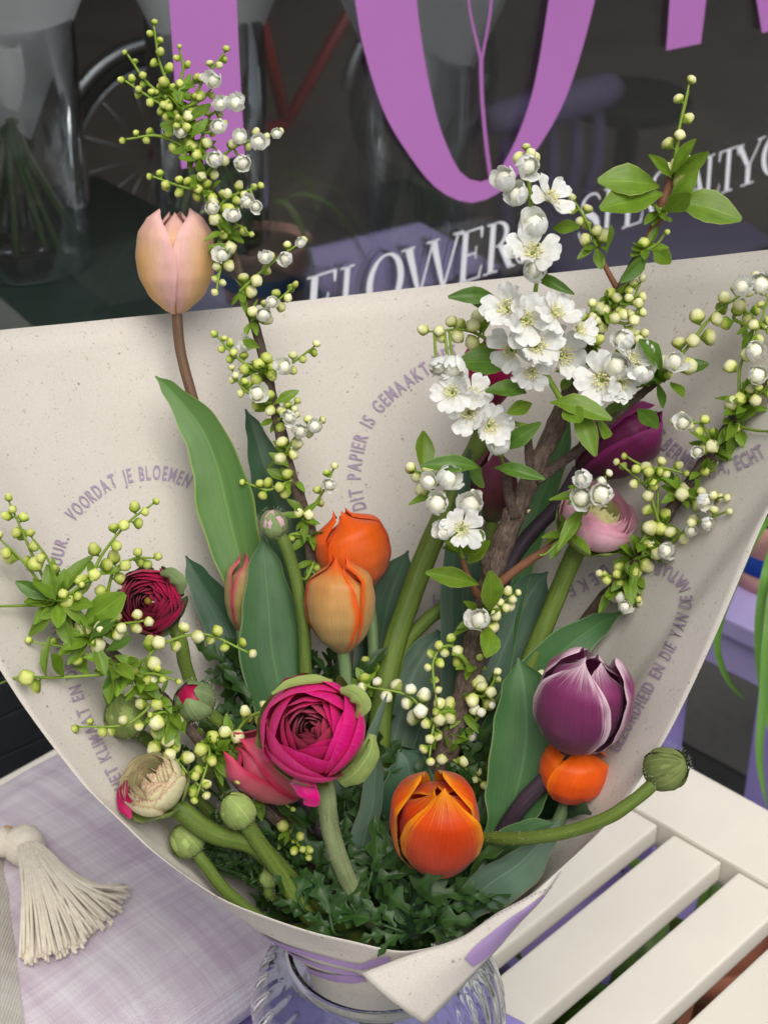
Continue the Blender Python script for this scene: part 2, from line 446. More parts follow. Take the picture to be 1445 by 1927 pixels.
M['t_plum'] = petal_mat('plum_tulip_petal', (0.050, 0.018, 0.030, 1), (0.11, 0.018, 0.048, 1), (0.20, 0.022, 0.105, 1), (0.34, 0.04, 0.22, 1), 0.7, 0.8, None, 0, 0.18)
M['t_dusky'] = petal_mat('dusky_tulip_petal', (0.20, 0.20, 0.07, 1), (0.13, 0.045, 0.05, 1), (0.17, 0.03, 0.07, 1), None, 0.7, 0, None, 0, 0.2)
M['t_magenta'] = petal_mat('magenta_tulip_petal', (0.22, 0.04, 0.07, 1), (0.36, 0.02, 0.09, 1), (0.48, 0.02, 0.12, 1), None, 0.7, 0, None, 0, 0.15)
# ranunculus petals
M['r_magenta'] = petal_mat('magenta_ranunculus_petal', (0.62, 0.20, 0.36, 1), (0.76, 0.045, 0.25, 1), (0.82, 0.035, 0.26, 1), (0.86, 0.09, 0.36, 1), 0.8, 0.5, None, 0, 0.10, 0.38, 0.28)
M['r_magenta_in'] = petal_mat('magenta_ranunculus_inner_petal', (0.40, 0.25, 0.08, 1), (0.48, 0.10, 0.14, 1), (0.56, 0.07, 0.15, 1), None, 0.8, 0, None, 0, 0.12, 0.45, 0.2)
M['r_burgundy'] = petal_mat('burgundy_ranunculus_petal', (0.34, 0.05, 0.08, 1), (0.40, 0.012, 0.065, 1), (0.46, 0.014, 0.085, 1), (0.52, 0.06, 0.12, 1), 0.86, 0.6, None, 0, 0.12, 0.42, 0.2)
M['r_pale'] = petal_mat('pale_pink_ranunculus_petal', (0.80, 0.70, 0.60, 1), (0.84, 0.56, 0.62, 1), (0.86, 0.55, 0.64, 1), (0.82, 0.32, 0.46, 1), 0.86, 0.5, None, 0, 0.06, 0.42, 0.28)
M['r_pale_in'] = petal_mat('green_ranunculus_inner_petal', (0.42, 0.50, 0.08, 1), (0.46, 0.56, 0.10, 1), (0.66, 0.68, 0.30, 1), (0.84, 0.62, 0.50, 1), 0.88, 0.6, None, 0, 0.1, 0.45, 0.3)
M['r_cream'] = petal_mat('cream_picotee_ranunculus_petal', (0.50, 0.56, 0.20, 1), (0.74, 0.72, 0.36, 1), (0.82, 0.78, 0.50, 1), (0.42, 0.03, 0.09, 1), 0.90, 0.75, None, 0, 0.08, 0.45, 0.25)
M['r_eye'] = plain('ranunculus_eye', (0.30, 0.20, 0.03, 1), 0.5, 0.4, 0.4, 500, 0.4)
# setting
M['bench'] = plain('cream_bench_paint', (0.72, 0.68, 0.605, 1), 0.55, 0.35, 0.08, 14, 0.10, 0.0008)
M['lilac'] = plain('lilac_paint', (0.34, 0.28, 0.66, 1), 0.55, 0.35, 0.06, 40, 0.08)
M['lilac_pale'] = plain('pale_lilac_paint', (0.42, 0.36, 0.66, 1), 0.5, 0.35, 0.05, 40, 0.05)
M['lilac_dim'] = plain('dull_lilac_paint', (0.30, 0.24, 0.46, 1), 0.5, 0.35, 0.1, 20, 0.05)
M['black'] = plain('black_paint', (0.014, 0.015, 0.017, 1), 0.55, 0.35, 0.2, 20, 0.1)
M['plinth'] = plain('black_plinth_boards', (0.022, 0.024, 0.028, 1), 0.6, 0.3, 0.3, 30, 0.3, 0.002)
M['green_sill'] = plain('dark_green_sill_paint', (0.045, 0.075, 0.062, 1), 0.35, 0.5, 0.2, 15, 0.05)
M['shop_dark'] = plain('dark_shop_wall', (0.20, 0.165, 0.145, 1), 0.8, 0.2, 0.5, 1.2, 0)
M['shop_floor'] = plain('brown_shop_floor', (0.40, 0.32, 0.27, 1), 0.5, 0.4, 0.4, 3, 0)
M['facade'] = plain('dark_facade_paint', (0.030, 0.034, 0.036, 1), 0.6, 0.3, 0.2, 8, 0.1)
M['grey_wrap'] = plain('grey_wrapping_paper', (0.90, 0.91, 0.93, 1), 0.8, 0.2, 0.05, 6, 0.05)
M['vinyl'] = plain('orchid_purple_vinyl', srgb(184, 118, 190), 0.45, 0.35, 0.05, 5, 0)
M['vinyl_thin'] = plain('orchid_purple_vinyl_line', srgb(178, 112, 182), 0.45, 0.35, 0.04, 5, 0)
M['vinyl_white'] = plain('white_vinyl', (0.80, 0.81, 0.86, 1), 0.5, 0.3, 0.03, 5, 0)
M['glass_pane'] = glass_pane()
M['vase_glass'] = glass_mat('vase_glass', (0.94, 0.985, 0.98, 1))
M['display_glass'] = glass_pane(); M['display_glass'].node_tree.nodes['Transparent BSDF'].inputs[0].default_value = (0.985, 0.99, 0.99, 1)
M['tyre'] = plain('black_rubber', (0.012, 0.012, 0.012, 1), 0.7, 0.3, 0.2, 30, 0)
M['steel'] = plain('dull_steel', (0.50, 0.52, 0.54, 1), 0.3, 0.5, 0.1, 20, 0, metal=0.9)
M['red_metal'] = plain('red_bicycle_paint', (0.40, 0.055, 0.055, 1), 0.35, 0.5, 0.1, 20, 0)
M['terracotta'] = plain('terracotta', (0.36, 0.135, 0.08, 1), 0.8, 0.2, 0.25, 50, 0.25)
M['pink_band'] = plain('pink_woven_band', (0.66, 0.36, 0.31, 1), 0.85, 0.2, 0.15, 120, 0.5, 0.002, (1, 1, 6))
M['blue_band'] = plain('cobalt_woven_band', (0.015, 0.065, 0.36, 1), 0.8, 0.2, 0.15, 120, 0.5, 0.002, (1, 1, 6))
M['soil'] = plain('dark_soil', (0.045, 0.032, 0.022, 1), 0.95, 0.1, 0.5, 120, 0.8, 0.004)
M['grass'] = leaf_mat('grassy_leaf', (0.075, 0.20, 0.03, 1), (0.14, 0.30, 0.05, 1), 0.45, 0.2, 12)
k = NT('charcoal_paving')
nz = k.noise(k.ob(), 60, 5.0)
k.base(k.mix(k.math('POWER', k.rand(), 7.0), k.mix(nz, (0.018, 0.019, 0.020, 1), (0.036, 0.037, 0.038, 1)), k.mix(nz, (0.13, 0.125, 0.12, 1), (0.19, 0.185, 0.175, 1))), 0.85, 0.2)
k.bump(nz, 0.5, 0.003)
M['paving'] = k.m
M['joint'] = plain('sand_joint', (0.07, 0.066, 0.06, 1), 0.95, 0.1, 0.3, 60, 0.4, 0.002)
M['lilac_cloth'] = fabric_mat('lilac_woven_cloth', (0.68, 0.53, 0.67, 1), (0.93, 0.88, 0.93, 1))
M['cream_cloth'] = fabric_mat('cream_woven_cloth', (0.55, 0.50, 0.43, 1), (0.74, 0.70, 0.63, 1))
M['yarn'] = plain('cream_yarn', (0.76, 0.69, 0.57, 1), 0.9, 0.15, 0.2, 260, 0.6, 0.0008)
M['wood_bead'] = plain('tan_cord', (0.55, 0.34, 0.16, 1), 0.7, 0.3, 0.15, 200, 0.2)

# ================================================================== THE SETTING
BENCH_Z = 0.45
EX, EY, EZ = Vector((1, 0, 0)), Vector((0, 1, 0)), Vector((0, 0, 1))
# ground: a joint bed to the horizon and paving slabs near the bench
gv = [Vector((x, y, 0)) for x in (-60, 60) for y in (-60, 60)]
g = obj('ground', mesh('ground', gv, [(0, 2, 3, 1)], M['joint'], smooth=False)); tag(g, None, kind='structure')
SA = R(44.4)
BT = Vector((math.sin(SA), math.cos(SA), 0))          # along the bench slats
BN = Vector((math.cos(SA), -math.sin(SA), 0))         # across the slats, to the street
slab_me = None
for i in range(-4, 8):
    for j in range(-5, 3):
        o0 = BT * (i * 0.302) + BN * (j * 0.302 - 0.2)
        if slab_me is None:
            s = box('paving_slab', M['paving'], g, o0, BT, BN, EZ, 0, 0.296, 0, 0.296, -0.01, 0.012, 0.003)
            slab_me = s.data
        else:
            Mx = Matrix.Identity(4)
            for k, a in enumerate((BT, BN, EZ)):
                for q in range(3): Mx[q][k] = a[q]
            Mx.translation = o0
            obj('paving_slab', slab_me, g, Mx)

# shop front: a building with plinth, lintel, room behind the glass
shop = thing('shop_building', wpt(0, 0, 0), 'dark shop front with black plinth below its big window', 'building')
for i in range(11):
    z0 = 0.012 + i * 0.046
    box('plinth_board', M['plinth'], shop, wpt(0, 0, 0), WT, WN, EZ, -4, 7, -0.10, 0.0, z0, z0 + 0.0445, 0.002)
box('upper_wall', M['facade'], shop, wpt(0, 0, 0), WT, WN, EZ, -4, 7, -0.12, 0.0, 2.45, 4.2)
box('end_wall', M['facade'], shop, wpt(0, 0, 0), WT, WN, EZ, -4.0, -3.9, -5.9, -0.12, 0.0, 4.2)
box('end_wall', M['facade'], shop, wpt(0, 0, 0), WT, WN, EZ, 6.9, 7.0, -5.9, -0.12, 0.0, 4.2)
box('back_wall', M['shop_dark'], shop, wpt(0, 0, 0), WT, WN, EZ, -4.0, 7.0, -6.0, -5.9, 0.0, 4.2)
box('shop_ceiling', M['shop_dark'], shop, wpt(0, 0, 0), WT, WN, EZ, -3.9, 6.9, -5.9, -0.12, 2.55, 2.65)
box('shop_floor', M['shop_floor'], shop, wpt(0, 0, 0), WT, WN, EZ, -3.9, 6.9, -5.9, -0.10, 0.0, 0.03)
box('window_sill', M['green_sill'], shop, wpt(0, 0, 0), WT, WN, EZ, -3.9, 1.05, -0.62, -0.015, 0.615, 0.64, 0.003)
box('sill_front', M['black'], shop, wpt(0, 0, 0), WT, WN, EZ, -3.9, 1.05, -0.62, -0.60, 0.03, 0.615)
win = thing('shop_window', wpt(1.0, 0, 0.53), 'large shop window pane with purple and white lettering', 'window')
box('pane', M['glass_pane'], win, wpt(0, 0, 0), WT, WN, EZ, -3.9, 6.9, -0.0050, -0.0010, 0.53, 2.45)

# lettering on the glass (flat vinyl film, 2 mm proud)
def film(name, polys, mat, off=0.0002):
    vs, fs = [], []
    for poly in polys:
        b = len(vs)
        vs += [onwin(x, y, off) for x, y in poly]
        fs.append(tuple(range(b, b + len(poly))))
    return obj(name, mesh(name, vs, fs, mat, smooth=False), win)
def band2(a, b, n=40):
    def rs(p, n):
        q = catmull([Vector((x, y, 0)) for x, y in p], 12)
        L = [0]
        for i in range(1, len(q)): L.append(L[-1] + (q[i] - q[i - 1]).length)
        out, k = [], 0
        for i in range(n + 1):
            t = L[-1] * i / n
            while k < len(L) - 2 and L[k + 1] < t: k += 1
            f = (t - L[k]) / max(1e-9, L[k + 1] - L[k])
            p3 = q[k].lerp(q[k + 1], f)
            out.append((p3.x, p3.y))
        return out
    A, B = rs(a, n), rs(b, n)
    return [[A[i], A[i + 1], B[i + 1], B[i]] for i in range(n)]
film('large_letter', [[(316, -40), (444, -40), (450, 100), (461, 291), (342, 318), (330, 170)]], M['vinyl'])
film('large_letter', band2([(660, -60), (668, 0), (684, 90), (722, 210), (772, 295), (822, 355), (877, 381), (922, 372), (972, 332), (1042, 230), (1082, 135), (1119, 0), (1128, -60)],
                           [(782, -60), (784, 0), (797, 100), (817, 200), (837, 265), (867, 325), (902, 342), (932, 330), (950, 303), (980, 240), (1007, 150), (1032, 0), (1040, -60)]), M['vinyl'])
film('large_letter', [[(1262, -40), (1333, -40), (1318, 82), (1253, 95)]], M['vinyl'])
film('large_letter', [[(1416, -40), (1480, -40), (1480, 52), (1433, 62)]], M['vinyl'])
film('drawn_stem', band2([(876, -40), (882, 20), (902, 112)], [(880, -40), (886, 20), (908, 112)], 8), M['vinyl_thin'], 0.0004)
film('drawn_stem', band2([(922, -40), (920, 20), (904, 112)], [(927, -40), (925, 20), (909, 112)], 8), M['vinyl_thin'], 0.0005)
film('drawn_stem', band2([(901, 108), (903, 180), (911, 270), (920, 338)], [(909, 108), (910, 180), (918, 270), (927, 336)], 10), M['vinyl_thin'], 0.0006)
def rect(x0, y0, x1, y1): return [(x0, y0), (x1, y0), (x1, y1), (x0, y1)]
def ser(x, y, w=0.34, h=0.035): return rect(x - w / 2, y, x + w / 2, y + h)
def oval(cx, cy, rx, ry, thick, thin, a0=0, a1=360, n=28):
    out = []
    for i in range(n):
        q = []
        for k, a in ((0, a0 + (a1 - a0) * i / n), (0, a0 + (a1 - a0) * (i + 1) / n)):
            c, s = math.cos(R(a)), math.sin(R(a))
            q.append(((cx + rx * c, cy + ry * s), (cx + (rx - thick) * c, cy + (ry - thin) * s)))
        out.append([q[0][0], q[1][0], q[1][1], q[0][1]])
    return out
def strokeS():
    c = [(0.52, 0.80), (0.44, 0.93), (0.28, 0.97), (0.13, 0.88), (0.12, 0.72), (0.27, 0.56), (0.43, 0.42), (0.49, 0.25), (0.40, 0.08), (0.24, 0.02), (0.10, 0.08), (0.04, 0.24)]
    q = catmull([Vector((x, y, 0)) for x, y in c], 4)
    out = []
    for i in range(len(q) - 1):
        w = []
        for j in (i, i + 1):
            t = (q[min(j + 1, len(q) - 1)] - q[max(j - 1, 0)]).normalized()
            nn = Vector((-t.y, t.x, 0))
            f = j / (len(q) - 1)
            h = 0.018 + 0.055 * math.exp(-((f - 0.5) / 0.2) ** 2)
            w.append(((q[j] + nn * h), (q[j] - nn * h)))
        out.append([(w[0][0].x, w[0][0].y), (w[1][0].x, w[1][0].y), (w[1][1].x, w[1][1].y), (w[0][1].x, w[0][1].y)])
    return out
ST, TH = 0.125, 0.035
G = {
    'F': (0.58, [rect(.10, 0, .10 + ST, 1), rect(.02, .965, .56, 1), [(.53, .78), (.56, .78), (.57, .98), (.50, .98)], rect(.22, .50, .43, .535), rect(.415, .42, .445, .62), ser(.16, 0)]),
    'L': (0.58, [rect(.10, 0, .10 + ST, 1), rect(.02, 0, .55, .035), [(.53, .0), (.58, .24), (.55, .24), (.48, .0)], ser(.16, .965)]),
    'O': (0.82, oval(.41, .5, .39, .52, .13, .04)),
    'W': (1.10, [[(.03, 1), (.17, 1), (.40, 0), (.34, 0)], [(.34, 0), (.38, 0), (.58, 1), (.545, 1)], [(.50, 1), (.63, 1), (.85, 0), (.79, 0)], [(.79, 0), (.83, 0), (1.06, 1), (1.02, 1)], ser(.09, .97, .26), ser(.56, .97, .24), ser(1.04, .97, .2)]),
    'E': (0.62, [rect(.10, 0, .10 + ST, 1), rect(.02, .965, .56, 1), [(.53, .78), (.56, .78), (.57, .98), (.50, .98)], rect(.22, .50, .43, .535), rect(.415, .40, .445, .64), rect(.02, 0, .57, .035), [(.55, 0), (.60, .24), (.57, .24), (.50, 0)]]),
    'R': (0.72, [rect(.10, 0, .10 + ST, 1), ser(.16, 0), ser(.14, .965, .26)] + oval(.25, .745, .30, .255, .11, .035, -90, 90, 16) + [[(.30, .52), (.44, .52), (.70, .02), (.57, .0)], [(.57, 0), (.76, 0), (.74, .035), (.58, .04)]]),
    'S': (0.58, strokeS()),
    'P': (0.64, [rect(.10, 0, .10 + ST, 1), ser(.16, 0), ser(.14, .965, .26)] + oval(.25, .72, .33, .28, .12, .035, -90, 90, 16)),
    'C': (0.76, oval(.42, .5, .40, .52, .13, .035, 40, 320, 24) + [[(.68, .72), (.72, .72), (.72, .98), (.69, .95)], [(.68, .24), (.73, .28), (.71, .12)]]),
    'I': (0.32, [rect(.10, 0, .10 + ST, 1), ser(.16, 0), ser(.16, .965)]),
    'A': (0.80, [[(.06, 0), (.10, 0), (.42, 1), (.38, 1)], [(.36, 1), (.43, 1), (.76, 0), (.62, 0)], rect(.19, .30, .58, .335), ser(.08, 0, .24), ser(.69, 0, .26)]),
    'T': (0.66, [rect(.27, 0, .27 + ST, 1), rect(.02, .965, .64, 1), [(.02, .76), (.05, .76), (.09, .98), (.02, .98)], [(.61, .76), (.64, .76), (.64, .98), (.57, .98)], ser(.33, 0)]),
    'Y': (0.74, [[(.03, 1), (.17, 1), (.43, .42), (.33, .40)], [(.37, .42), (.42, .42), (.72, 1), (.68, 1)], rect(.32, 0, .32 + ST, .46), ser(.38, 0), ser(.10, .965, .26), ser(.70, .965, .22)]),
    '.': (0.2, oval(.1, .5, .055, .055, .05, .05, 0, 360, 10)),
}
def base_y(x): return 519 - (x - 912) * 0.3335 - (x - 912) ** 2 * 0.00003
for ch, x0, x1 in (('F', 569, 628), ('L', 634, 680), ('O', 684, 758), ('W', 752, 862), ('E', 857, 907), ('R', 909, 966), ('S', 966, 1008), ('.', 1040, 1056), ('S', 1084, 1128), ('P', 1130, 1168),
                   ('E', 1168, 1210), ('C', 1214, 1262), ('I', 1264, 1284), ('A', 1276, 1328), ('L', 1322, 1352), ('T', 1346, 1386), ('Y', 1378, 1430), ('C', 1428, 1480)):
    w, polys = G[ch]
    h = 96 - (x0 - 900) * 0.032
    def tr(p):
        x = x0 + (x1 - x0) * p[0] / w
        return (x + p[1] * h * 0.07, base_y(x) - p[1] * h)
    film('white_letter', [[tr(p) for p in poly] for poly in polys], M['vinyl_white'], 0.0003)

# ---- things inside, behind the glass
def display_vase(px0, px1, py_bot, h, blabel, label):
    c = onz((px0 + px1) / 2, py_bot, 0.64)
    d = pix(c)[2]
    r = (px1 - px0) / 2 * d / F
    t = thing('display_vase', c, label, 'vase', 'glass vases on the shop sill')
    lathe('vase_body', [(0.001, 0.012), (r * .9, 0.012), (r * .96, 0.02), (r * .97, h), (r, h), (r, 0.006), (r * .95, 0.0), (0.001, 0.0)], M['display_glass'], t, c, 40)
    b = thing('wrapped_bouquet', c + EZ * 0.02, blabel, 'bouquet')
    vs, n = [], 40
    for i in range(n):
        a = 2 * math.pi * i / n
        for k in range(6):
            f = k / 5
            rr = 0.016 + 0.21 * f + 0.014 * f * math.sin(5 * a) + 0.004 * math.sin(3 * a + 2)
            vs.append(c + Vector((math.cos(a) * rr, math.sin(a) * rr, h * 0.56 - 0.012 * math.cos(a * 2) * (1 - f) + 0.46 * f)))
    obj('wrapping_paper', mesh('wrapping_paper', vs, grid_faces(n, 6, True), M['grey_wrap']), b)
    for k in range(11):
        a = 2.4 * k
        p0 = c + Vector((math.cos(a) * 0.018, math.sin(a) * 0.018, h * .62))
        p1 = c + Vector((math.cos(a) * 0.010, math.sin(a) * 0.010, h * 0.50))
        p2 = c + Vector((math.cos(a + .5) * r * .75, math.sin(a + .5) * r * .75, 0.02 + 0.02 * rnd()))
        tube('stem', catmull([p0, p1, p2], 6), 0.0042, M['tstem'] if k % 4 else M['down'], b, 6)
    return b
display_vase(-75, 180, 492, 0.28, 'grey paper cone of flowers in the vase by dark window edge', 'clear glass vase holding green stems beside dark window edge')
display_vase(300, 512, 448, 0.28, 'grey paper cone of flowers behind the straight purple letter', 'clear glass vase behind the purple letter stem')
display_vase(690, 880, 508, 0.28, 'grey paper cone of flowers seen through the round purple letter', 'clear glass vase behind the large round purple letter')
def inside(px, py, off): return onwin(px, py, -off)
def chair():
    c = inside(1040, 195, 0.75)
    t = thing('chair', (c.x, c.y, 0.03), 'small lilac spindle back chair inside the shop', 'chair')
    zt = c.z
    q = lambda s, n, z: Vector((c.x, c.y, 0)) + WT * s + WN * n + EZ * z
    pth = [q(s, 0.012 * math.cos(s * 9), zt) for s in [-.15 + .3 * i / 12 for i in range(13)]]
    v, f, u = tube_data(pth, lambda a: 0.032 * (1 - abs(2 * a - 1) ** 8 * 0.35), 12)
    obj('top_rail', mesh('top_rail', v, f, M['lilac_dim'], u), t)
    sz = zt - 0.36
    for s in (-.11, -.055, 0, .055, .11):
        tube('spindle', catmull([q(s, 0, zt), q(s, .01, zt - .1), q(s * .9, .0, zt - .2), q(s * .85, 0, sz)], 5), lambda a: 0.008 + .006 * math.sin(a * 3.14) ** 2, M['lilac_dim'], t, 8)
    box('seat', M['lilac_dim'], t, q(0, 0, 0), WT, WN, EZ, -.15, .15, -.03, .27, sz - .03, sz, .008)
    for s in (-.12, .12):
        for n in (0.0, .24): tube('leg', [q(s, n, sz - .03), q(s * 1.1, n * 1.05, .03)], 0.014, M['lilac_dim'], t, 8)
chair()
def pedestal():
    c = inside(1185, 190, 0.95)
    t = thing('bar_table', (c.x, c.y, 0.03), 'black round pedestal table inside the shop', 'table')
    z = c.z
    o = Vector((c.x, c.y, 0))
    lathe('table_top', [(0.001, z + .014), (.115, z + .014), (.122, z), (.115, z - .02), (0.001, z - .02)], M['black'], t, o, 32)
    lathe('post', [(.024, z - .02), (.022, .3), (.024, .05)], M['black'], t, o, 16)
    lathe('foot', [(0.001, .05), (.03, .05), (.13, .045), (.135, .03), (0.001, .03)], M['black'], t, o, 24)
pedestal()
def round_table():
    c = inside(1330, 520, 0.42)
    t = thing('side_table', (c.x, c.y, 0.03), 'pale lilac round table behind the white lettering', 'table')
    z = c.z + 0.02
    o = Vector((c.x, c.y, 0)) - WN * 0.12
    lathe('table_top', [(0.001, z), (.20, z), (.205, z - .01), (.20, z - .022), (0.001, z - .022)], M['lilac_pale'], t, o, 48)
    lathe('post', [(.02, z - .022), (.02, .05)], M['lilac_dim'], t, o, 16)
    lathe('foot', [(0.001, .06), (.10, .05), (.11, .03), (0.001, .03)], M['lilac_dim'], t, o, 24)
round_table()
def bicycle():  # modelled behind the glass in place of a street bicycle's reflection
    base = inside(520, 330, 1.6); base.z = 0.03
    t = thing('bicycle', base, 'small red framed bicycle behind the glass standing in for a reflection', 'bicycle')
    q = lambda s, z, n=0: Vector((base.x, base.y, 0.03)) + WT * s + WN * n + EZ * z
    r = 0.20
    for s0 in (-0.30, 0.42):
        ring = [q(s0 + r * math.cos(a), r + 0.02 + r * math.sin(a)) for a in [2 * math.pi * i / 40 for i in range(41)]]
        w = tube('wheel', ring, 0.016, M['tyre'], t, 8)
        rim = [q(s0 + (r - .02) * math.cos(a), r + 0.02 + (r - .02) * math.sin(a)) for a in [2 * math.pi * i / 40 for i in range(41)]]
        tube('rim', rim, 0.006, M['steel'], w, 6)
        for k in range(14):
            a = 2 * math.pi * k / 14
            tube('spoke', [q(s0, r + .02, .008 * (-1) ** k), q(s0 + (r - .02) * math.cos(a), r + .02 + (r - .02) * math.sin(a))], 0.0015, M['steel'], w, 4)
        mg = [q(s0 + (r + .03) * math.cos(a), r + .02 + (r + .03) * math.sin(a)) for a in [R(60) + R(110) * i / 14 for i in range(15)]]
        tube('mudguard', mg, 0.014, M['steel'], t, 8)
    hub1, hub2, bb, seat, head = q(-.30, .22), q(.42, .22), q(.03, .22), q(-.06, .60), q(.33, .58)
    for a, b in ((hub1, bb), (bb, seat), (hub1, seat), (bb, head), (seat.lerp(bb, .2), head), (head, hub2)): tube('frame_tube', [a, b], 0.013, M['red_metal'], t, 8)
    tube('handlebar', catmull([q(.30, .68, -.2), q(.36, .70, -.08), q(.36, .70, .08), q(.30, .68, .2)], 5), 0.011, M['steel'], t, 8)
    tube('stem_tube', [head, q(.35, .70)], 0.012, M['steel'], t, 8)
    sv = tube('saddle', catmull([q(-.17, .64), q(-.08, .655), q(.06, .64)], 5), lambda a: 0.05 - 0.032 * a, M['black'], t, 10)
bicycle()

# ================================================================== BENCH, CUSHION, STAND
l1 = onz(934, 1798, BENCH_Z); l2 = onz(1000, 1927, BENCH_Z); l3 = onz(1232, 1927, BENCH_Z)
c1, c2 = l1.dot(BN), l2.dot(BN)
PITCHS = 0.0635
cback = onz(0, 1488, BENCH_Z).dot(BN)
rail_t = onz(1300, 1451, BENCH_Z).dot(BT)
bench = thing('slatted_bench', BT * (rail_t - 0.7) + BN * c1, 'cream painted wooden bench with open slats under glass vase', 'bench')
slat_front = [c2 + PITCHS * i for i in range(-8, 5)]
for cf in slat_front:
    if cf - 0.047 < cback - 0.01: continue
    box('slat', M['bench'], bench, EZ * 0, BT, BN, EZ, rail_t - 1.5, rail_t - 0.0765, cf - 0.047, cf, BENCH_Z - 0.02, BENCH_Z, 0.0025)
cfront = slat_front[-1]
box('end_rail', M['bench'], bench, EZ * 0, BT, BN, EZ, rail_t - 0.075, rail_t, cback - 0.01, cfront + 0.02, BENCH_Z - 0.026, BENCH_Z + 0.0035, 0.003)
box('back_rail', M['bench'], bench, EZ * 0, BT, BN, EZ, rail_t - 1.5, rail_t - 0.0765, cback - 0.012, cback + 0.016, BENCH_Z - 0.03, BENCH_Z + 0.001, 0.003)
for tt in (rail_t - 0.062, rail_t - 1.45):
    for cc in (cback + 0.02, cfront - 0.02):
        box('leg', M['bench'], bench, EZ * 0, BT, BN, EZ, tt, tt + 0.05, cc - 0.025, cc + 0.025, 0.012, BENCH_Z - 0.027, 0.003)
for tt in (rail_t - 0.55, rail_t - 1.1):
    box('cross_batten', M['bench'], bench, EZ * 0, BT, BN, EZ, tt, tt + 0.04, cback + 0.02, cfront, BENCH_Z - 0.045, BENCH_Z - 0.0205, 0.002)

NECK = P(712, 1775, 1.0)                 # centre of the vase rim
VX, VY, RIMZ = NECK.x, NECK.y, NECK.z
# lilac round board under the vase
tray = thing('round_board', (VX, VY, BENCH_Z), 'lilac painted round board lying under the glass vase', 'board')
lathe('board', [(0.001, .003), (.160, .003), (.164, .006), (.164, .011), (.160, .014), (0.001, .014)], M['lilac'], tray, (VX, VY, BENCH_Z), 56)
VB = BENCH_Z + 0.0145

# lilac cushion
cz = BENCH_Z + 0.085
A0 = onz(60, 1462, cz); Fr = onz(430, 1908, cz - 0.03)
cb, cf_ = A0.dot(BN) - 0.045, Fr.dot(BN)
ct1 = onz(520, 1800, cz).dot(BT) + 0.15
vs, uvs = [], []
nu, nv = 90, 60
t0_, t1_ = ct1 - 0.75, ct1
for side in (1, -1):
    for i in range(nu):
        for j in range(nv):
            a, b = 2 * i / (nu - 1) - 1, 2 * j / (nv - 1) - 1
            e = (1 - abs(a) ** 5) * (1 - abs(b) ** 4)
            e = max(0, e) ** 0.5
            pin = 1 - 0.05 * (b * b) * (a * a) * 0
            s = (t0_ + t1_) / 2 + (t1_ - t0_) / 2 * a * (1 - 0.03 * (1 - b * b) * abs(a))
            c = (cb + cf_) / 2 + (cf_ - cb) / 2 * b * (1 - 0.02 * (1 - a * a))
            z = BENCH_Z + 0.043 + side * 0.042 * e
            if side > 0:
                z += e * (0.006 * noise.noise(Vector((s * 9, c * 9, 1))) + 0.003 * noise.noise(Vector((s * 25, c * 40, 4))))
                ed = math.exp(-((b + 0.80) / 0.05) ** 2)
                z -= 0.006 * ed * e * (0.5 + 0.5 * noise.noise(Vector((s * 12, 3, 1))))
            vs.append(Vector((s, c, z)))
fs = grid_faces(nu, nv) + [tuple(nu * nv + k for k in reversed(f)) for f in grid_faces(nu, nv)]
me = mesh('cushion', vs, fs, M['lilac_cloth'])
Mx = Matrix.Identity(4)
for k, a in enumerate((BT, BN, EZ)):
    for q in range(3): Mx[q][k] = a[q]
cush = obj('cushion', me, None, Mx)
tag(cush, 'pale lilac woven cushion lying on the slatted bench', 'cushion')
def cush_top(px, py, off=0.0):
    p = onz(px, py, cz + 0.001 + off)
    return p
# cream throw at the far left
vs = []
nu, nv = 30, 60
tp = [onz(x, y, cz + 0.012) for x, y in ((6, 1560), (14, 1660), (26, 1760), (38, 1860), (46, 1960), (50, 2050))]
tp = catmull(tp, 12)
for i, p in enumerate(tp):
    for j in range(nu):
        a = j / (nu - 1)
        h = 0.020 * math.sin(min(1, a * 5) * math.pi / 2)
        q = p + (onz(-700, 1800, cz) - onz(0, 1800, cz)).normalized() * (0.20 * a) + EZ * (h - 0.012 + 0.004 * noise.noise(Vector((i * .13, a * 5, 2))) * min(1, a * 6))
        vs.append(q)
throw = obj('throw', mesh('throw', vs, grid_faces(len(tp), nu), M['cream_cloth']))
tag(throw, 'cream woven throw folded at the left edge of cushion', 'throw')
# tassel
kn = cush_top(47, 1592, 0.016)
tas = thing('tassel', kn - EZ * 0.018, 'cream yarn tassel with round knot lying on lilac cushion', 'tassel')
def blob(name, c, r, mat, parent, sq=(1, 1, 1), n=20, m=12, rough=0.06):
    vs = []
    for i in range(n):
        for j in range(m):
            a, th = 2 * math.pi * i / n, math.pi * (j / (m - 1))
            v = Vector((math.sin(th) * math.cos(a) * sq[0], math.sin(th) * math.sin(a) * sq[1], math.cos(th) * sq[2]))
            v *= r * (1 + rough * noise.noise(v * 4 + Vector(c) * 30))
            vs.append(Vector(c) + v)
    return obj(name, mesh(name, vs, grid_faces(n, m, True), mat), parent)
blob('knot', kn, 0.0155, M['yarn'], tas, rough=0.12)
blob('cord_bead', cush_top(2, 1585, 0.02), 0.011, M['yarn'], tas, rough=0.15)
tube('cord', catmull([cush_top(-5, 1580, .02), cush_top(15, 1560, .022), cush_top(38, 1578, .022)], 5), 0.003, M['wood_bead'], tas, 8)
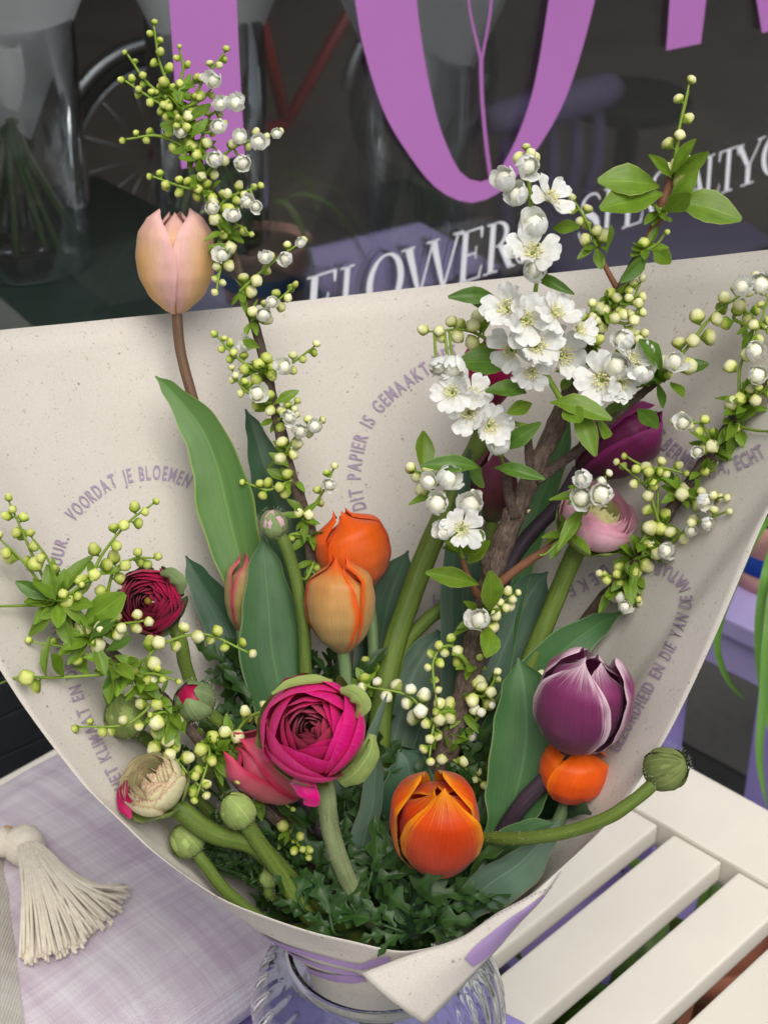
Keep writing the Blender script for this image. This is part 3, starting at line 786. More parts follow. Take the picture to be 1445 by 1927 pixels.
for layer in range(4):
    vs, fs = [], []
    for k in range(44):
        f = (k + rnd() * 0.8) / 44
        ex = 42 + 205 * f + ru(-8, 8)
        ey = 1812 - 30 * f - 105 * f ** 3 + ru(-14, 10) - layer * 5
        p0 = kn + Vector((ru(-.004, .004), ru(-.004, .004), -0.004 + 0.004 * layer))
        mid = cush_top(44 + 118 * f + ru(-4, 4), 1690 - 30 * f + ru(-6, 6), 0.014 + 0.004 * layer)
        end = cush_top(ex, ey, 0.0035 + 0.002 * layer)
        pth = catmull([p0, p0.lerp(mid, 0.4) + EZ * 0.004, mid, end], 5)
        v, ff, _ = tube_data(pth, 0.00125, 5)
        b = len(vs); vs += v; fs += [tuple(q + b for q in x) for x in ff]
    tag(obj('yarn_skirt', mesh('yarn_skirt', vs, fs, M['yarn']), tas), None, kind='stuff')

# lilac plant stand beyond the bench end, with pot
SZ = 0.50
e1, e2 = onz(1358, 1160, SZ), onz(1445, 1200, SZ)
st_t = e1.dot(BT)
near_c = onz(1445, 1203, SZ).dot(BN) + 0.05
far_c = onz(1230, 1105, SZ).dot(BN) - 0.02
stand = thing('plant_stand', BT * st_t + BN * near_c, 'lilac painted wooden stand holding a banded pot', 'stand')
box('table_top', M['lilac_pale'], stand, EZ * 0, BT, BN, EZ, st_t, st_t + 0.42, far_c, near_c, SZ - 0.02, SZ, 0.003)
box('apron', M['lilac_pale'], stand, EZ * 0, BT, BN, EZ, st_t + 0.006, st_t + 0.41, far_c + .006, near_c - .006, SZ - 0.062, SZ - 0.0205, 0.002)
for tt in (st_t + 0.008, st_t + 0.375):
    for cc in (far_c + 0.008, near_c - 0.058):
        box('leg', M['lilac'], stand, EZ * 0, BT, BN, EZ, tt, tt + 0.034, cc, cc + 0.034, 0.012, SZ - 0.063, 0.002)
pc = onz(1436, 1098, SZ) + BT * 0.03
pot = thing('flower_pot', (pc.x, pc.y, SZ), 'round pot with pink and blue woven bands on lilac stand', 'pot')
for nm, r0, r1, z0, z1, mt in (('pink_band', .052, .057, 0, .022, 'pink_band'), ('blue_band', .0575, .060, .0222, .044, 'blue_band'), ('pink_band', .060, .063, .0442, .078, 'pink_band')):
    lathe(nm, [(0.001, z0), (r0, z0), (r0 + .001, (z0 + z1) / 2), (r1, z1), (r1 - .005, z1), (r1 - .006, z0 + 0.001), (0.001, z0 + .001)], M[mt], pot, (pc.x, pc.y, SZ), 40)
lathe('soil', [(0.001, .070), (.05, .070), (.0565, .068)], M['soil'], pot, (pc.x, pc.y, SZ), 24)
def blade(name, pts, w, mat, parent, fold=0.25, up=None):
    path = catmull(pts, 8)
    fr = frames(path, up or RT)
    vs, uvs = [], []
    n = len(path)
    for i, p in enumerate(path):
        t, s, b = fr[i]
        a = i / (n - 1)
        ww = w * (math.sin(min(1, a * 6) * math.pi / 2) * (1 - a ** 5)) ** 0.8 + 0.0002
        for k in (-1, 0, 1):
            vs.append(p + s * (ww * k) + b * (abs(k) * ww * fold)); uvs.append(((k + 1) / 2, a))
    return obj(name, mesh(name, vs, grid_faces(n, 3), mat, uvs), parent)
plant = thing('potted_plant', (pc.x, pc.y, SZ + 0.07), 'green strappy leaved plant growing in the banded pot', 'plant')
pd = pix(pc)[2]
po = Vector((pc.x, pc.y, SZ + .072))
for pts in ([(1462, 990, .0), (1440, 985, -.02), (1405, 1040, -.03), (1385, 1090, -.02), (1358, 1160, .0), (1350, 1220, .0), (1370, 1280, .0), (1402, 1318, .0)],
            [(1470, 990, 0), (1450, 1050, -.05), (1432, 1130, -.06), (1428, 1220, -.06), (1440, 1330, -.06), (1455, 1400, -.06)],
            [(1475, 990, 0), (1460, 1080, -.06), (1445, 1180, -.08), (1437, 1300, -.08), (1428, 1420, -.08), (1442, 1520, -.08)],
            [(1480, 985, 0), (1466, 900, -.02), (1452, 820, -.02), (1475, 760, 0)]):
    blade('leaf', [po] + [P(x, y, pd - .10 + q) for x, y, q in pts[1:]], 0.0042, M['grass'], plant)
for k in range(9):
    a = 2 * math.pi * k / 9 + .3
    e = Vector((math.cos(a), math.sin(a), 0))
    blade('leaf', [po + e * .01, po + e * .04 + EZ * .07, po + e * .10 + EZ * .06, po + e * .15 - EZ * .02], 0.004, M['grass'], plant)
# terracotta pots and plants on the paving below the slats
for (px, py, r, nm) in ((1010, 1930, .075, 'terracotta pot of green seedlings under the bench slats'), (1320, 1730, .085, 'broad terracotta pot under the open bench slats'), (1180, 1860, .06, 'small terracotta pot under the bench beside lilac crate')):
    p = onz(px, py, 0.16)
    pt = thing('terracotta_pot', (p.x, p.y, 0.012), nm, 'pot')
    lathe('pot_body', [(0.001, 0), (r * .68, 0), (r * .95, .12), (r * 1.05, .12), (r * 1.08, .155), (r * .98, .155), (r * .9, .11), (0.001, .11)], M['terracotta'], pt, (p.x, p.y, .012), 28)
    for k in range(14):
        a = 2.4 * k
        e = Vector((math.cos(a), math.sin(a), 0))
        b = Vector((p.x, p.y, .125)) + e * r * .4 * rnd()
        blade('leaf', [b, b + e * .03 + EZ * .05, b + e * .07 + EZ * .06], 0.008, M['xleaf2'], pt)
p = onz(1090, 1700, 0.12)
cr = thing('crate', (p.x, p.y, 0.012), 'lilac painted crate standing under the bench', 'crate')
for k in range(3):
    for s in (-1, 1):
        box('board', M['lilac'], cr, Vector((p.x, p.y, .012)) + BN * .10 * s, BT, BN, EZ, -.16, .16, -.006, .006, .01 + k * .06, .06 + k * .06, .002)
        box('board', M['lilac'], cr, Vector((p.x, p.y, .012)) + BT * .167 * s, BT, BN, EZ, -.006, .006, -.09, .09, .01 + k * .06, .06 + k * .06, .002)
box('bottom_board', M['lilac_dim'], cr, Vector((p.x, p.y, .012)), BT, BN, EZ, -.16, .16, -.09, .09, .0, .008)

# ================================================================== GLASS VASE
vase = thing('glass_vase', (VX, VY, VB), 'clear ribbed glass vase with swirling flutes holding the bouquet', 'vase')
VH = RIMZ - VB
prof_o = [(0.001, 0), (.052, 0), (.064, .004), (.072, .016), (.0755, .04), (.0765, .09), (.0765, VH - .055), (.0745, VH - .040), (.0700, VH - .026), (.0635, VH - .016), (.0570, VH - .010), (.0540, VH - .006), (.0532, VH - .001), (.0520, VH)]
prof_i = [(.0508, VH - .0012), (.0515, VH - .006), (.0555, VH - .0118), (.0618, VH - .018), (.0682, VH - .0275), (.0727, VH - .041), (.0747, VH - .0555), (.0747, .09), (.0715, .04), (.068, .018), (.058, .009), (0.001, .008)]
def dens(pr):
    q = catmull([Vector((r, z, 0)) for r, z in pr], 6)
    return [(max(.001, v.x), v.y) for v in q]
po_, pi_ = dens(prof_o), dens(prof_i)
no = len(po_)
vs, n = [], 288
for i in range(n):
    a = 2 * math.pi * i / n
    for k, (r, z) in enumerate(po_ + pi_):
        amp = 0.010 * max(0, min(1, (VH - .010 - z) / .03)) * max(0, min(1, z / .03))
        tw = 32 * (a + (VH - z) * 6.5)
        wob = 0.35 * noise.noise(Vector((math.cos(a) * 2, math.sin(a) * 2, z * 18)))
        rr = r * (1 + (amp if k < no else -amp * 2.2) * (0.5 * math.cos(tw + wob * 3) + 0.18 * math.cos(2 * tw)))
        vs.append(Vector((VX + rr * math.cos(a), VY + rr * math.sin(a), VB + z)))
obj('vase_body', mesh('vase_body', vs, grid_faces(n, no + len(pi_), True), M['vase_glass']), vase)

# ================================================================== PAPER WRAP
rim_px = [(-130, 640, .925), (0, 621, .965), (150, 607, 1.00), (300, 592, 1.025), (500, 572, 1.045), (722, 548, 1.055), (1000, 518, 1.05), (1200, 497, 1.02), (1330, 483, .99), (1445, 470, .955), (1600, 455, .90),
          (1580, 650, .868), (1530, 800, .862), (1445, 962, .862), (1400, 1070, .864), (1350, 1190, .868), (1295, 1310, .873), (1240, 1412, .880), (1150, 1540, .888), (1050, 1640, .897), (960, 1714, .905), (860, 1768, .914), (790, 1786, .918),
          (720, 1785, .918), (620, 1763, .914), (500, 1722, .908), (420, 1690, .903), (350, 1648, .898), (280, 1596, .893), (220, 1540, .888), (160, 1482, .884), (110, 1420, .880), (60, 1352, .876), (25, 1300, .874), (-20, 1225, .872), (-70, 1120, .872), (-120, 980, .878), (-145, 800, .895)]
rimw = [P(*q) for q in rim_px]
def ang(p): return math.atan2(p.x - VX, p.y - VY)           # 0 = away from the street, clockwise positive
loop, corner = [], (0, 10)
nrim = len(rimw)
for i in range(nrim):
    a, b, c, d = rimw[(i - 1) % nrim], rimw[i], rimw[(i + 1) % nrim], rimw[(i + 2) % nrim]
    if i in corner: a = b * 2 - c
    if (i + 1) % nrim in corner: d = c * 2 - b
    for k in range(6):
        t = k / 6
        loop.append(0.5 * ((2 * b) + (c - a) * t + (2 * a - 5 * b + 4 * c - d) * t * t + (3 * b - a - 3 * c + d) * t ** 3))
nl, nvp = len(loop), 26
vs, uvs, angs = [], [], []
for i, p in enumerate(loop):
    a = ang(p); angs.append(a)
    r0, r1 = 0.040, 0.046
    low = Vector((VX + r0 * math.sin(a), VY + r0 * math.cos(a), RIMZ - 0.022))
    nk = Vector((VX + r1 * math.sin(a), VY + r1 * math.cos(a), RIMZ + 0.004))
    for j in range(nvp):
        f = j / (nvp - 1)
        if f < 0.12: q = low.lerp(nk, f / 0.12)
        else:
            g_ = (f - 0.12) / 0.88
            q = nk.lerp(p, g_)
            hor = Vector((math.sin(a), math.cos(a), 0))
            q = q - hor * (0.018 * math.sin(math.pi * g_) * max(0, 1 - abs(a) / 2.6)) * 0.0
            q += hor * 0.0035 * noise.noise(Vector((math.sin(a) * 2.2, math.cos(a) * 2.2, g_ * 2.0))) * math.sin(math.pi * min(1, g_ * 1.2) * 0.8)
        vs.append(q); uvs.append((i / nl, f))
wrap = thing('paper_wrap', (VX, VY, RIMZ - 0.022), 'speckled cream paper wrap printed with lilac words round the flowers', 'wrapping paper')
pfaces = grid_faces(nl, nvp, True)
sheet_me = mesh('sheet', vs, pfaces, M['paper'], uvs)
sheet = obj('sheet', sheet_me, wrap)
sol = sheet.modifiers.new('thickness', 'SOLIDIFY'); sol.thickness = 0.0004; sol.offset = 0
back_faces = [f for f in pfaces if abs(angs[f[0] // nvp]) < R(128)]
bvh_all = BVHTree.FromPolygons(vs, pfaces)
bvh_back = BVHTree.FromPolygons(vs, back_faces)
def hit(px, py, tree=bvh_all):
    d = ray(px, py).normalized()
    loc, nrm, idx, dist = tree.ray_cast(CAM, d)
    return loc
def hit_n(px, py, tree):
    d = ray(px, py).normalized()
    loc, nrm, idx, dist = tree.ray_cast(CAM, d)
    return loc, (nrm if nrm is None or nrm.dot(d) < 0 else -nrm)
def back_depth(px, py):
    h = hit(px, py, bvh_back)
    return pix(h)[2] if h is not None else 9.0
def B(px, py, d, gap=0.007):
    """bouquet point: never behind the paper"""
    return P(px, py, min(d, back_depth(px, py) - gap))

# front overlap flap
tops = [(1052, 1637, .894), (1000, 1682, .897), (935, 1718, .901), (860, 1768, .906), (770, 1797, .909), (680, 1832, .910)]
bots = [(1056, 1640, .896), (1020, 1692, .902), (975, 1740, .907), (930, 1792, .911), (870, 1856, .914), (800, 1928, .915)]
ta, ba = catmull([P(*q) for q in tops], 8), catmull([P(*q) for q in bots], 8)
vs2 = []
for i in range(len(ta)):
    for j in range(12):
        f = j / 11
        bul = -FW * 0.006 * math.sin(math.pi * f) * min(1, i / 12)
        vs2.append(ta[i].lerp(ba[i], f) + bul)
flap_faces = grid_faces(len(ta), 12)
flap = obj('flap', mesh('flap', vs2, flap_faces, M['paper']), wrap)
sol = flap.modifiers.new('thickness', 'SOLIDIFY'); sol.thickness = 0.0004; sol.offset = 0
bvh_flap = BVHTree.FromPolygons(vs2, flap_faces)

# printing on the paper
glyphs = {}
def glyph(ch):
    if ch in glyphs: return glyphs[ch]
    cu = bpy.data.curves.new('glyph', 'FONT')
    cu.body = ch; cu.offset = 0.018; cu.resolution_u = 3
    o = bpy.data.objects.new('glyph', cu)
    COL.objects.link(o)
    me = bpy.data.meshes.new_from_object(o.evaluated_get(bpy.context.evaluated_depsgraph_get()))
    v = [(q.co.x, q.co.y) for q in me.vertices]
    f = [tuple(p.vertices) for p in me.polygons]
    bpy.data.objects.remove(o); bpy.data.curves.remove(cu); bpy.data.meshes.remove(me)
    if v:
        x0, x1 = min(q[0] for q in v), max(q[0] for q in v)
        v = [(q[0] - x0, q[1]) for q in v]
        w = x1 - x0
    else: w = 0.3
    glyphs[ch] = (v, f, w)
    return glyphs[ch]
def on_paper(px, py, tree, eps):
    h, nn = hit_n(px, py, tree)
    if h is None: return None
    return h + nn * eps * 1.6
def path_text(text, path, height, tree=bvh_all, fit=True, mat='ink', narrow=0.60, start=0.0):
    q = catmull([Vector((x, y, 0)) for x, y in path], 10)
    L = [0]
    for i in range(1, len(q)): L.append(L[-1] + (q[i] - q[i - 1]).length)
    def at(s):
        s = max(0, min(L[-1] - 1e-4, s))
        k = 0
        while L[k + 1] < s: k += 1
        f = (s - L[k]) / (L[k + 1] - L[k])
        return q[k].lerp(q[k + 1], f), (q[k + 1] - q[k]).normalized()
    sc = height / 0.72
    adv = []
    for ch in text: adv.append((0.32 if ch == ' ' else glyph(ch)[2] * narrow + 0.10) * sc)
    tot = sum(adv)
    stretch = (L[-1] - start) / tot if fit else 1.0
    s = start
    vs, fs = [], []
    for ch, a in zip(text, adv):
        if ch != ' ':
            v, f, w = glyph(ch)
            p, t = at(s + a * stretch / 2)
            up = Vector((t.y, -t.x, 0))
            pts = []
            for x, y in v:
                c = p + t * ((x - w / 2) * narrow * sc * min(1.25, stretch)) + up * (y * sc)
                pts.append(on_paper(c.x, c.y, tree, 0.0006))
            if all(z is not None for z in pts):
                b = len(vs); vs += pts; fs += [tuple(i + b for i in x) for x in f]
        s += a * stretch
    if vs: obj('printed_words', mesh('printed_words', vs, fs, M[mat], smooth=False), sheet)
path_text('VOORDAT JE BLOEMEN G', [(137, 984), (165, 955), (200, 927), (222, 915), (249, 907), (290, 902), (320, 906), (343, 915), (362, 926), (374, 934)], 27)
path_text('HET KLIMAAT EN DIE VAN DE NATUUR.', [(236, 1480), (205, 1420), (165, 1335), (145, 1275), (124, 1205), (113, 1140), (112, 1085), (120, 1040), (130, 1012)], 24)
path_text('DIT PAPIER IS GEMAAKT MET A', [(690, 958), (682, 925), (679, 895), (684, 855), (697, 812), (722, 773), (760, 738), (800, 710), (840, 684), (880, 664), (897, 657)], 27)
path_text('EFF DE BERMEN (JA, ECHT', [(1192, 768), (1200, 783), (1225, 820), (1250, 848), (1280, 872), (1320, 890), (1360, 891), (1400, 882), (1445, 860)], 28)
path_text('GEZONDHEID EN DIE VAN DE NATUUR.', [(1166, 1420), (1185, 1383), (1215, 1330), (1250, 1265), (1283, 1200), (1303, 1140), (1300, 1103), (1284, 1080), (1255, 1062), (1222, 1058)], 24)
path_text('DEKET IS', [(1142, 1060), (1100, 1088), (1050, 1108), (995, 1120)], 25)
path_text('HE', [(842, 1118), (800, 1118), (775, 1112)], 25)
path_text("ZOEN'", [(736, 1052), (728, 1030), (718, 1005), (705, 980)], 22)
def decal(polys, tree, mat, name, parent, eps=0.0007):
    vs, fs = [], []
    fine = []
    for q in polys:
        if len(q) != 4: fine.append(q); continue
        lp = lambda a, b, f: (a[0] + (b[0] - a[0]) * f, a[1] + (b[1] - a[1]) * f)
        for k in range(6): fine.append([lp(q[0], q[3], k / 6), lp(q[1], q[2], k / 6), lp(q[1], q[2], (k + 1) / 6), lp(q[0], q[3], (k + 1) / 6)])
    for poly in fine:
        pts = [on_paper(x, y, tree, eps) for x, y in poly]
        if any(p is None for p in pts): continue
        b = len(vs); vs += pts; fs.append(tuple(range(b, b + len(pts))))
    if vs: obj(name, mesh(name, vs, fs, M[mat], smooth=False), parent)
def Z7(pts): return [(440 + x / 2.58, 1700 + y / 2.58) for x, y in pts]
front_faces = [f for f in pfaces if abs(angs[f[0] // nvp]) > R(95)]
bvh_front = BVHTree.FromPolygons(vs, front_faces)
decal(band2(Z7([(70, 105), (230, 185), (420, 243), (610, 288), (660, 268), (760, 250)]), Z7([(110, 140), (230, 208), (430, 272), (610, 314), (680, 300), (760, 280)]), 30), bvh_front, 'ink_out', 'printed_swash', sheet)
decal(band2(Z7([(170, 180), (290, 238), (420, 288), (560, 322), (640, 355)]), Z7([(190, 200), (290, 252), (400, 300), (500, 330), (560, 345)]), 24), bvh_front, 'ink_out', 'printed_swash', sheet)
decal(band2(Z7([(260, 246), (370, 305), (470, 335), (560, 340), (640, 352)]), Z7([(300, 282), (400, 340), (500, 370), (590, 378), (640, 366)]), 24), bvh_front, 'ink_out', 'printed_swash', sheet, 0.0009)
decal(band2(Z7([(1118, 262), (1180, 195), (1250, 138), (1340, 68), (1430, 8), (1500, -50)]), Z7([(1163, 300), (1225, 256), (1290, 190), (1350, 115), (1432, 30), (1500, -40)]), 26), bvh_flap, 'ink_out', 'printed_stroke', flap)
dash = []
for k in range(26):
    f = k / 26
    x, y = 1035 - 205 * f, 1668 + 98 * f + 12 * f * f * 0 + 8 * math.sin(math.pi * f)
    dash.append([(x, y), (x - 4, y + 2.4), (x - 4.6, y + 1.2), (x - .6, y - 1.2)])
dash.append([(759, 1798), (791, 1791), (791.5, 1793), (759.5, 1800)])
decal(dash, bvh_flap, 'ink_grey', 'printed_stitching', flap)

# ================================================================== FLOWERS
TOCAM = -FW
def mat_axis(origin, zdir, spin=0.0, scale=1.0, xhint=None):
    z = Vector(zdir).normalized()
    x = (xhint or Vector((0.31, 0.17, 0.93)))
    x = x - z * x.dot(z)
    x = x.normalized() if x.length > 1e-5 else z.orthogonal().normalized()
    y = z.cross(x)
    m = Matrix.Identity(4)
    for q in range(3): m[q][0], m[q][1], m[q][2] = x[q], y[q], z[q]
    m = m @ Matrix.Rotation(spin, 4, 'Z') @ Matrix.Diagonal((scale, scale, scale, 1))
    m.translation = origin
    return m
def interp(tab, t):
    for (a, va), (b, vb) in zip(tab, tab[1:]):
        if t <= b:
            f = (t - a) / (b - a)
            f = f * f * (3 - 2 * f) * 0.4 + f * 0.6
            return va + (vb - va) * f
    return tab[-1][1]
def to_neck(pts, rad=0.02, depth=0.11):
    """carry a stem on down through the neck of the wrap into the vase"""
    a = ru(0, 6.28)
    r = rad * math.sqrt(rnd())
    b = Vector((VX + r * math.cos(a), VY + r * math.sin(a), RIMZ + 0.005))
    c = Vector((VX - r * math.cos(a) * 1.2, VY - r * math.sin(a) * 1.2, RIMZ - depth - 0.03 * rnd()))
    return pts + [b, c]
def stem(pts, rpx, mat, parent, name='stem', taper=0.0, hairy=False):
    w = [B(*q) for q in pts]
    path = catmull(to_neck(w), 9)
    r = rpx * pts[0][2] / F
    o = tube(name, path, lambda a: r * (1 + taper * a), M[mat], parent, 12, 0.05)
    if hairy: hairs(o, path[:int(len(path) * 0.75)], r, parent)
    return o
def hairs(o, path, r, parent, n=420, ln=0.0016):
    fr = frames(path)
    vs, fs = [], []
    for k in range(n):
        i = random.randrange(len(path) - 1)
        f = rnd()
        p = path[i].lerp(path[i + 1], f)
        t, s, b = fr[i]
        a = ru(0, 6.28)
        d = s * math.cos(a) + b * math.sin(a)
        q = p + d * r * 0.97
        e = q + (d + t * ru(-.5, .5) + s * ru(-.3, .3)).normalized() * ln * ru(.5, 1.2)
        w = t.cross(d) * 0.00007
        k0 = len(vs)
        vs += [q - w, q + w, e]; fs.append((k0, k0 + 1, k0 + 2))
    h = obj('down', mesh('down', vs, fs, M['down'], smooth=False), o)
    tag(h, None, kind='stuff')

# ---- tulips
def tulip_petal(L, Rr, inner, close, opened, seed, width=1.0, curl=0.0):
    prof = [(0, .10), (.07, .42), (.18, .74), (.36, .97), (.52, 1.0), (.74, .88 + .12 * opened), (.90, .62 * (1 - close) + .60 * opened + .10), (1.0, .16 * (1 - close) + .62 * opened + .06)]
    wid = [(0, 50), (.15, 60), (.45, 66), (.66, 62), (.82, 54), (.92, 42), (.97, 28), (1.0, 10)]
    nu, nv = 13, 22
    vs, uvs = [], []
    for i in range(nu):
        a = 2 * i / (nu - 1) - 1
        for j in range(nv):
            t = j / (nv - 1)
            r = Rr * interp(prof, t) * (0.88 if inner else 1.0)
            w = R(interp(wid, t)) * width * (0.92 if inner else 1.0)
            if r < Rr * 0.45 and t > 0.5: w *= min(1.5, (Rr * 0.45 / max(r, Rr * .12)) ** 0.5)
            th = a * w
            z = L * (1 - (1 - t) ** 1.12) * (1.0 - 0.05 * a * a * t)
            nz = noise.noise(Vector((a * 1.6 + seed * 7, t * 2.2, seed)))
            r *= 1 + 0.035 * nz + (0.085 * abs(a) ** 4 * t if not inner else -0.02 * abs(a)) - 0.022 * math.exp(-(a / .13) ** 2) * (1 - t * .6)
            r += curl * Rr * max(0, t - .72) ** 2 * 6
            vs.append(Vector((r * math.cos(th), r * math.sin(th), z)))
            uvs.append(((a + 1) / 2, t))
    return vs, grid_faces(nu, nv), uvs
TG = 'tulips in the paper wrap'
def tulip(label, base, tip, wpx, mat, stem_pts, stem_mat='tstem', spin=0.0, close=0.7, opened=0.0, stem_r=11, width=1.0, curl=0.0, clamp=True):
    b, t = (B(*base, 0.012), B(*tip, 0.02)) if clamp else (P(*base), P(*tip))
    L = (t - b).length
    Rr = wpx / 2 * base[2] / F
    th = thing('tulip', b, label, 'tulip', TG)
    # a petal's azimuth 0 faces the camera side
    x = TOCAM
    Mx = mat_axis(b, t - b, spin, 1.0, x)
    for k in range(3):
        v, f, u = tulip_petal(L * (.90 if close > .5 else .95), Rr, True, min(1, close + .3), opened * .6, rnd() * 9, width, curl)
        obj('petal', mesh('petal', v, f, M[mat], u), th, Mx @ Matrix.Rotation(R(60 + 120 * k), 4, 'Z'))
    for k in range(3):
        v, f, u = tulip_petal(L * ru(.95, 1.0), Rr, False, close, opened, rnd() * 9, width, curl)
        obj('petal', mesh('petal', v, f, M[mat], u), th, Mx @ Matrix.Rotation(R(120 * k + ru(-7, 7)), 4, 'Z') @ Matrix.Rotation(R(ru(0, 5)), 4, 'Y') @ Matrix.Rotation(R(ru(-4, 4)), 4, 'X'))
    if stem_pts:
        pts = [(base[0], base[1], pix(b)[2])] + stem_pts
        pb = b + (t - b).normalized() * L * 0.03
        w = [pb] + [B(*q, 0.012) for q in stem_pts]
        path = catmull(to_neck(w), 9)
        r = stem_r * base[2] / F
        tube('stem', path, r, M[stem_mat], th, 12, 0.04)
    return th
def leaf(parent, pts, widths, mat='tleaf', cup=0.5, roll=0.0, wave=0.08, name='leaf', roll2=None, gap=0.014):
    w3 = [B(*q, gap) for q in pts]
    n0 = len(pts)
    path = catmull(w3, 7)
    n = len(path)
    fr = frames(path, RT)
    vs, uvs = [], []
    m = 11
    sd_ = rnd() * 50
    for i, p in enumerate(path):
        a = i / (n - 1)
        s = a * (n0 - 1)
        k = min(int(s), n0 - 2)
        f = s - k
        f = f * f * (3 - 2 * f)
        wpx = widths[k] + (widths[k + 1] - widths[k]) * f
        hw = max(0.0004, wpx / 2 * pts[k][2] / F)
        t = (path[min(i + 1, n - 1)] - path[max(i - 1, 0)]).normalized()
        view = (p - CAM).normalized()
        side = t.cross(view).normalized()
        nrm = side.cross(t).normalized()
        if nrm.dot(TOCAM) < 0: nrm = -nrm
        rl = R(roll + ((roll2 - roll) * a if roll2 is not None else 0))
        s2 = side * math.cos(rl) + nrm * math.sin(rl)
        n2 = nrm * math.cos(rl) - side * math.sin(rl)
        for q in range(m):
            c = 2 * q / (m - 1) - 1
            th = c * max(abs(cup), .05)
            lat = math.sin(th) / math.sin(max(abs(cup), .05)) if abs(cup) < 1.5 else math.sin(th)
            dep = (1 - math.cos(th)) / max(abs(cup), .05) * (1 if cup > 0 else -1)
            wv = wave * noise.noise(Vector((a * 5, c * 1.2, sd_))) * (0.3 + abs(c))
            vs.append(p + s2 * (hw * lat) + n2 * (hw * (dep + wv - 0.05 * math.exp(-(c / .12) ** 2))))
            uvs.append(((c + 1) / 2, a))
    return obj(name, mesh(name, vs, grid_faces(n, m), M[mat], uvs), parent)

t = tulip('peach pink tulip with yellow flushed petals on tall brown stem', (333, 592, 1.0), (330, 388, .985), 137, 't_peach', [(340, 660, 1.0), (362, 745, 1.0), (392, 840, 1.0), (430, 960, 1.0), (490, 1150, 1.0), (590, 1420, 1.0)], 'tstem_brown', R(64), 0.35, .24, 10)
leaf(t, [(293, 708, .985), (325, 738, .983), (378, 805, .98), (408, 875, .98), (425, 945, .98), (443, 1020, .98), (468, 1110, .98), (520, 1260, .98)], [4, 34, 76, 92, 112, 98, 74, 60], 'tleaf_fresh', 0.55, 8, .06)
leaf(t, [(462, 770, 1.0), (478, 810, 1.0), (496, 870, 1.0), (520, 940, 1.0), (548, 1020, 1.0), (590, 1180, 1.0)], [4, 34, 62, 100, 96, 70], 'tleaf_dark', 0.6, -15, .1)
t = tulip('slim green tulip bud with pink tips beside tall green leaf', (453, 1190, .982), (462, 1036, .975), 66, 't_bud', [(460, 1230, .985), (520, 1400, .98)], 'tstem', R(35), 0.8, 0, 9)
leaf(t, [(350, 1046, .992), (372, 1085, .99), (404, 1135, .99), (436, 1195, .99), (500, 1330, .985)], [4, 44, 70, 84, 70], 'tleaf_dark', 0.6, 12, .08)
leaf(t, [(495, 1006, .965), (499, 1070, .963), (506, 1150, .962), (514, 1235, .962), (550, 1400, .962)], [5, 66, 102, 128, 100], 'tleaf', -0.45, 0, .06)
leaf(t, [(470, 1180, .985), (505, 1225, .985), (560, 1320, .98), (600, 1420, .98)], [4, 60, 80, 60], 'tleaf_dark', 0.4, 0, .1)
t = tulip('coral orange tulip leaning behind a greenish orange tulip', (692, 1110, .988), (634, 954, .975), 134, 't_orange_back', [(700, 1180, .985), (705, 1300, .98), (710, 1500, .97)], 'tstem', R(20), 0.85, 0, 11)
leaf(t, [(768, 1036, 1.0), (750, 1080, 1.0), (730, 1140, 1.0), (716, 1220, 1.0), (705, 1350, .99), (700, 1500, .98)], [4, 62, 88, 96, 92, 70], 'tleaf_dark', 0.35, 0, .08)
t = tulip('greenish tulip flamed with red orange tips on green stem', (645, 1231, .955), (645, 1042, .940), 122, 't_orange_green', [(650, 1262, .956), (654, 1320, .957), (665, 1420, .96), (690, 1600, .965)], 'tstem', R(-28), 0.82, 0, 12)
leaf(t, [(765, 1250, .99), (752, 1310, .985), (745, 1390, .98), (735, 1500, .975)], [6, 110, 140, 110], 'tleaf_dark', 0.3, 0, .06)
leaf(t, [(729, 1305, .925), (715, 1345, .925), (700, 1390, .925), (690, 1450, .93)], [3, 16, 24, 26], 'tleaf_grey', 0.5, 30, .05)
t = tulip('closed pink tulip half hidden under the magenta ranunculus', (566, 1500, .935), (432, 1392, .905), 104, 't_pink', [(585, 1530, .94), (620, 1600, .95), (680, 1720, .965)], 'tstem_purple', R(55), 0.62, .05, 11)
leaf(t, [(708, 1402, .93), (706, 1450, .932), (700, 1520, .935), (684, 1580, .94), (668, 1660, .95)], [5, 40, 46, 52, 50], 'tleaf_grey', 0.5, 25, .05)
leaf(t, [(640, 1440, .965), (655, 1500, .96), (660, 1580, .96), (665, 1680, .965)], [30, 70, 80, 60], 'tleaf_dark', 0.5, 0, .08)
t = tulip('orange tulip with yellow petal edges low in the bouquet front', (822, 1638, .938), (824, 1462, .893), 160, 't_orange_yellow', [(822, 1665, .945), (800, 1730, .96)], 'tstem', R(4), 0.62, .10, 12)
leaf(t, [(752, 1410, .955), (768, 1440, .953), (770, 1490, .953), (758, 1560, .955), (745, 1680, .965)], [10, 74, 104, 100, 60], 'tleaf_dark', 0.45, 0, .06)
leaf(t, [(692, 1640, .935), (725, 1665, .938), (755, 1700, .942), (780, 1760, .95)], [6, 60, 78, 60], 'tleaf_dark', 0.6, 0, .08)
leaf(t, [(905, 1500, .945), (895, 1550, .945), (885, 1610, .945), (870, 1680, .95)], [4, 28, 36, 34], 'tleaf', 0.5, 20, .06)
t = tulip('purple tulip with white feathered petal edges above an orange tulip', (1072, 1414, .915), (1122, 1228, .885), 172, 't_purple', [(1040, 1452, .918), (985, 1510, .925), (945, 1570, .935), (905, 1660, .95)], 'tstem_purple', R(-20), 0.40, .20, 17, .92, .08)
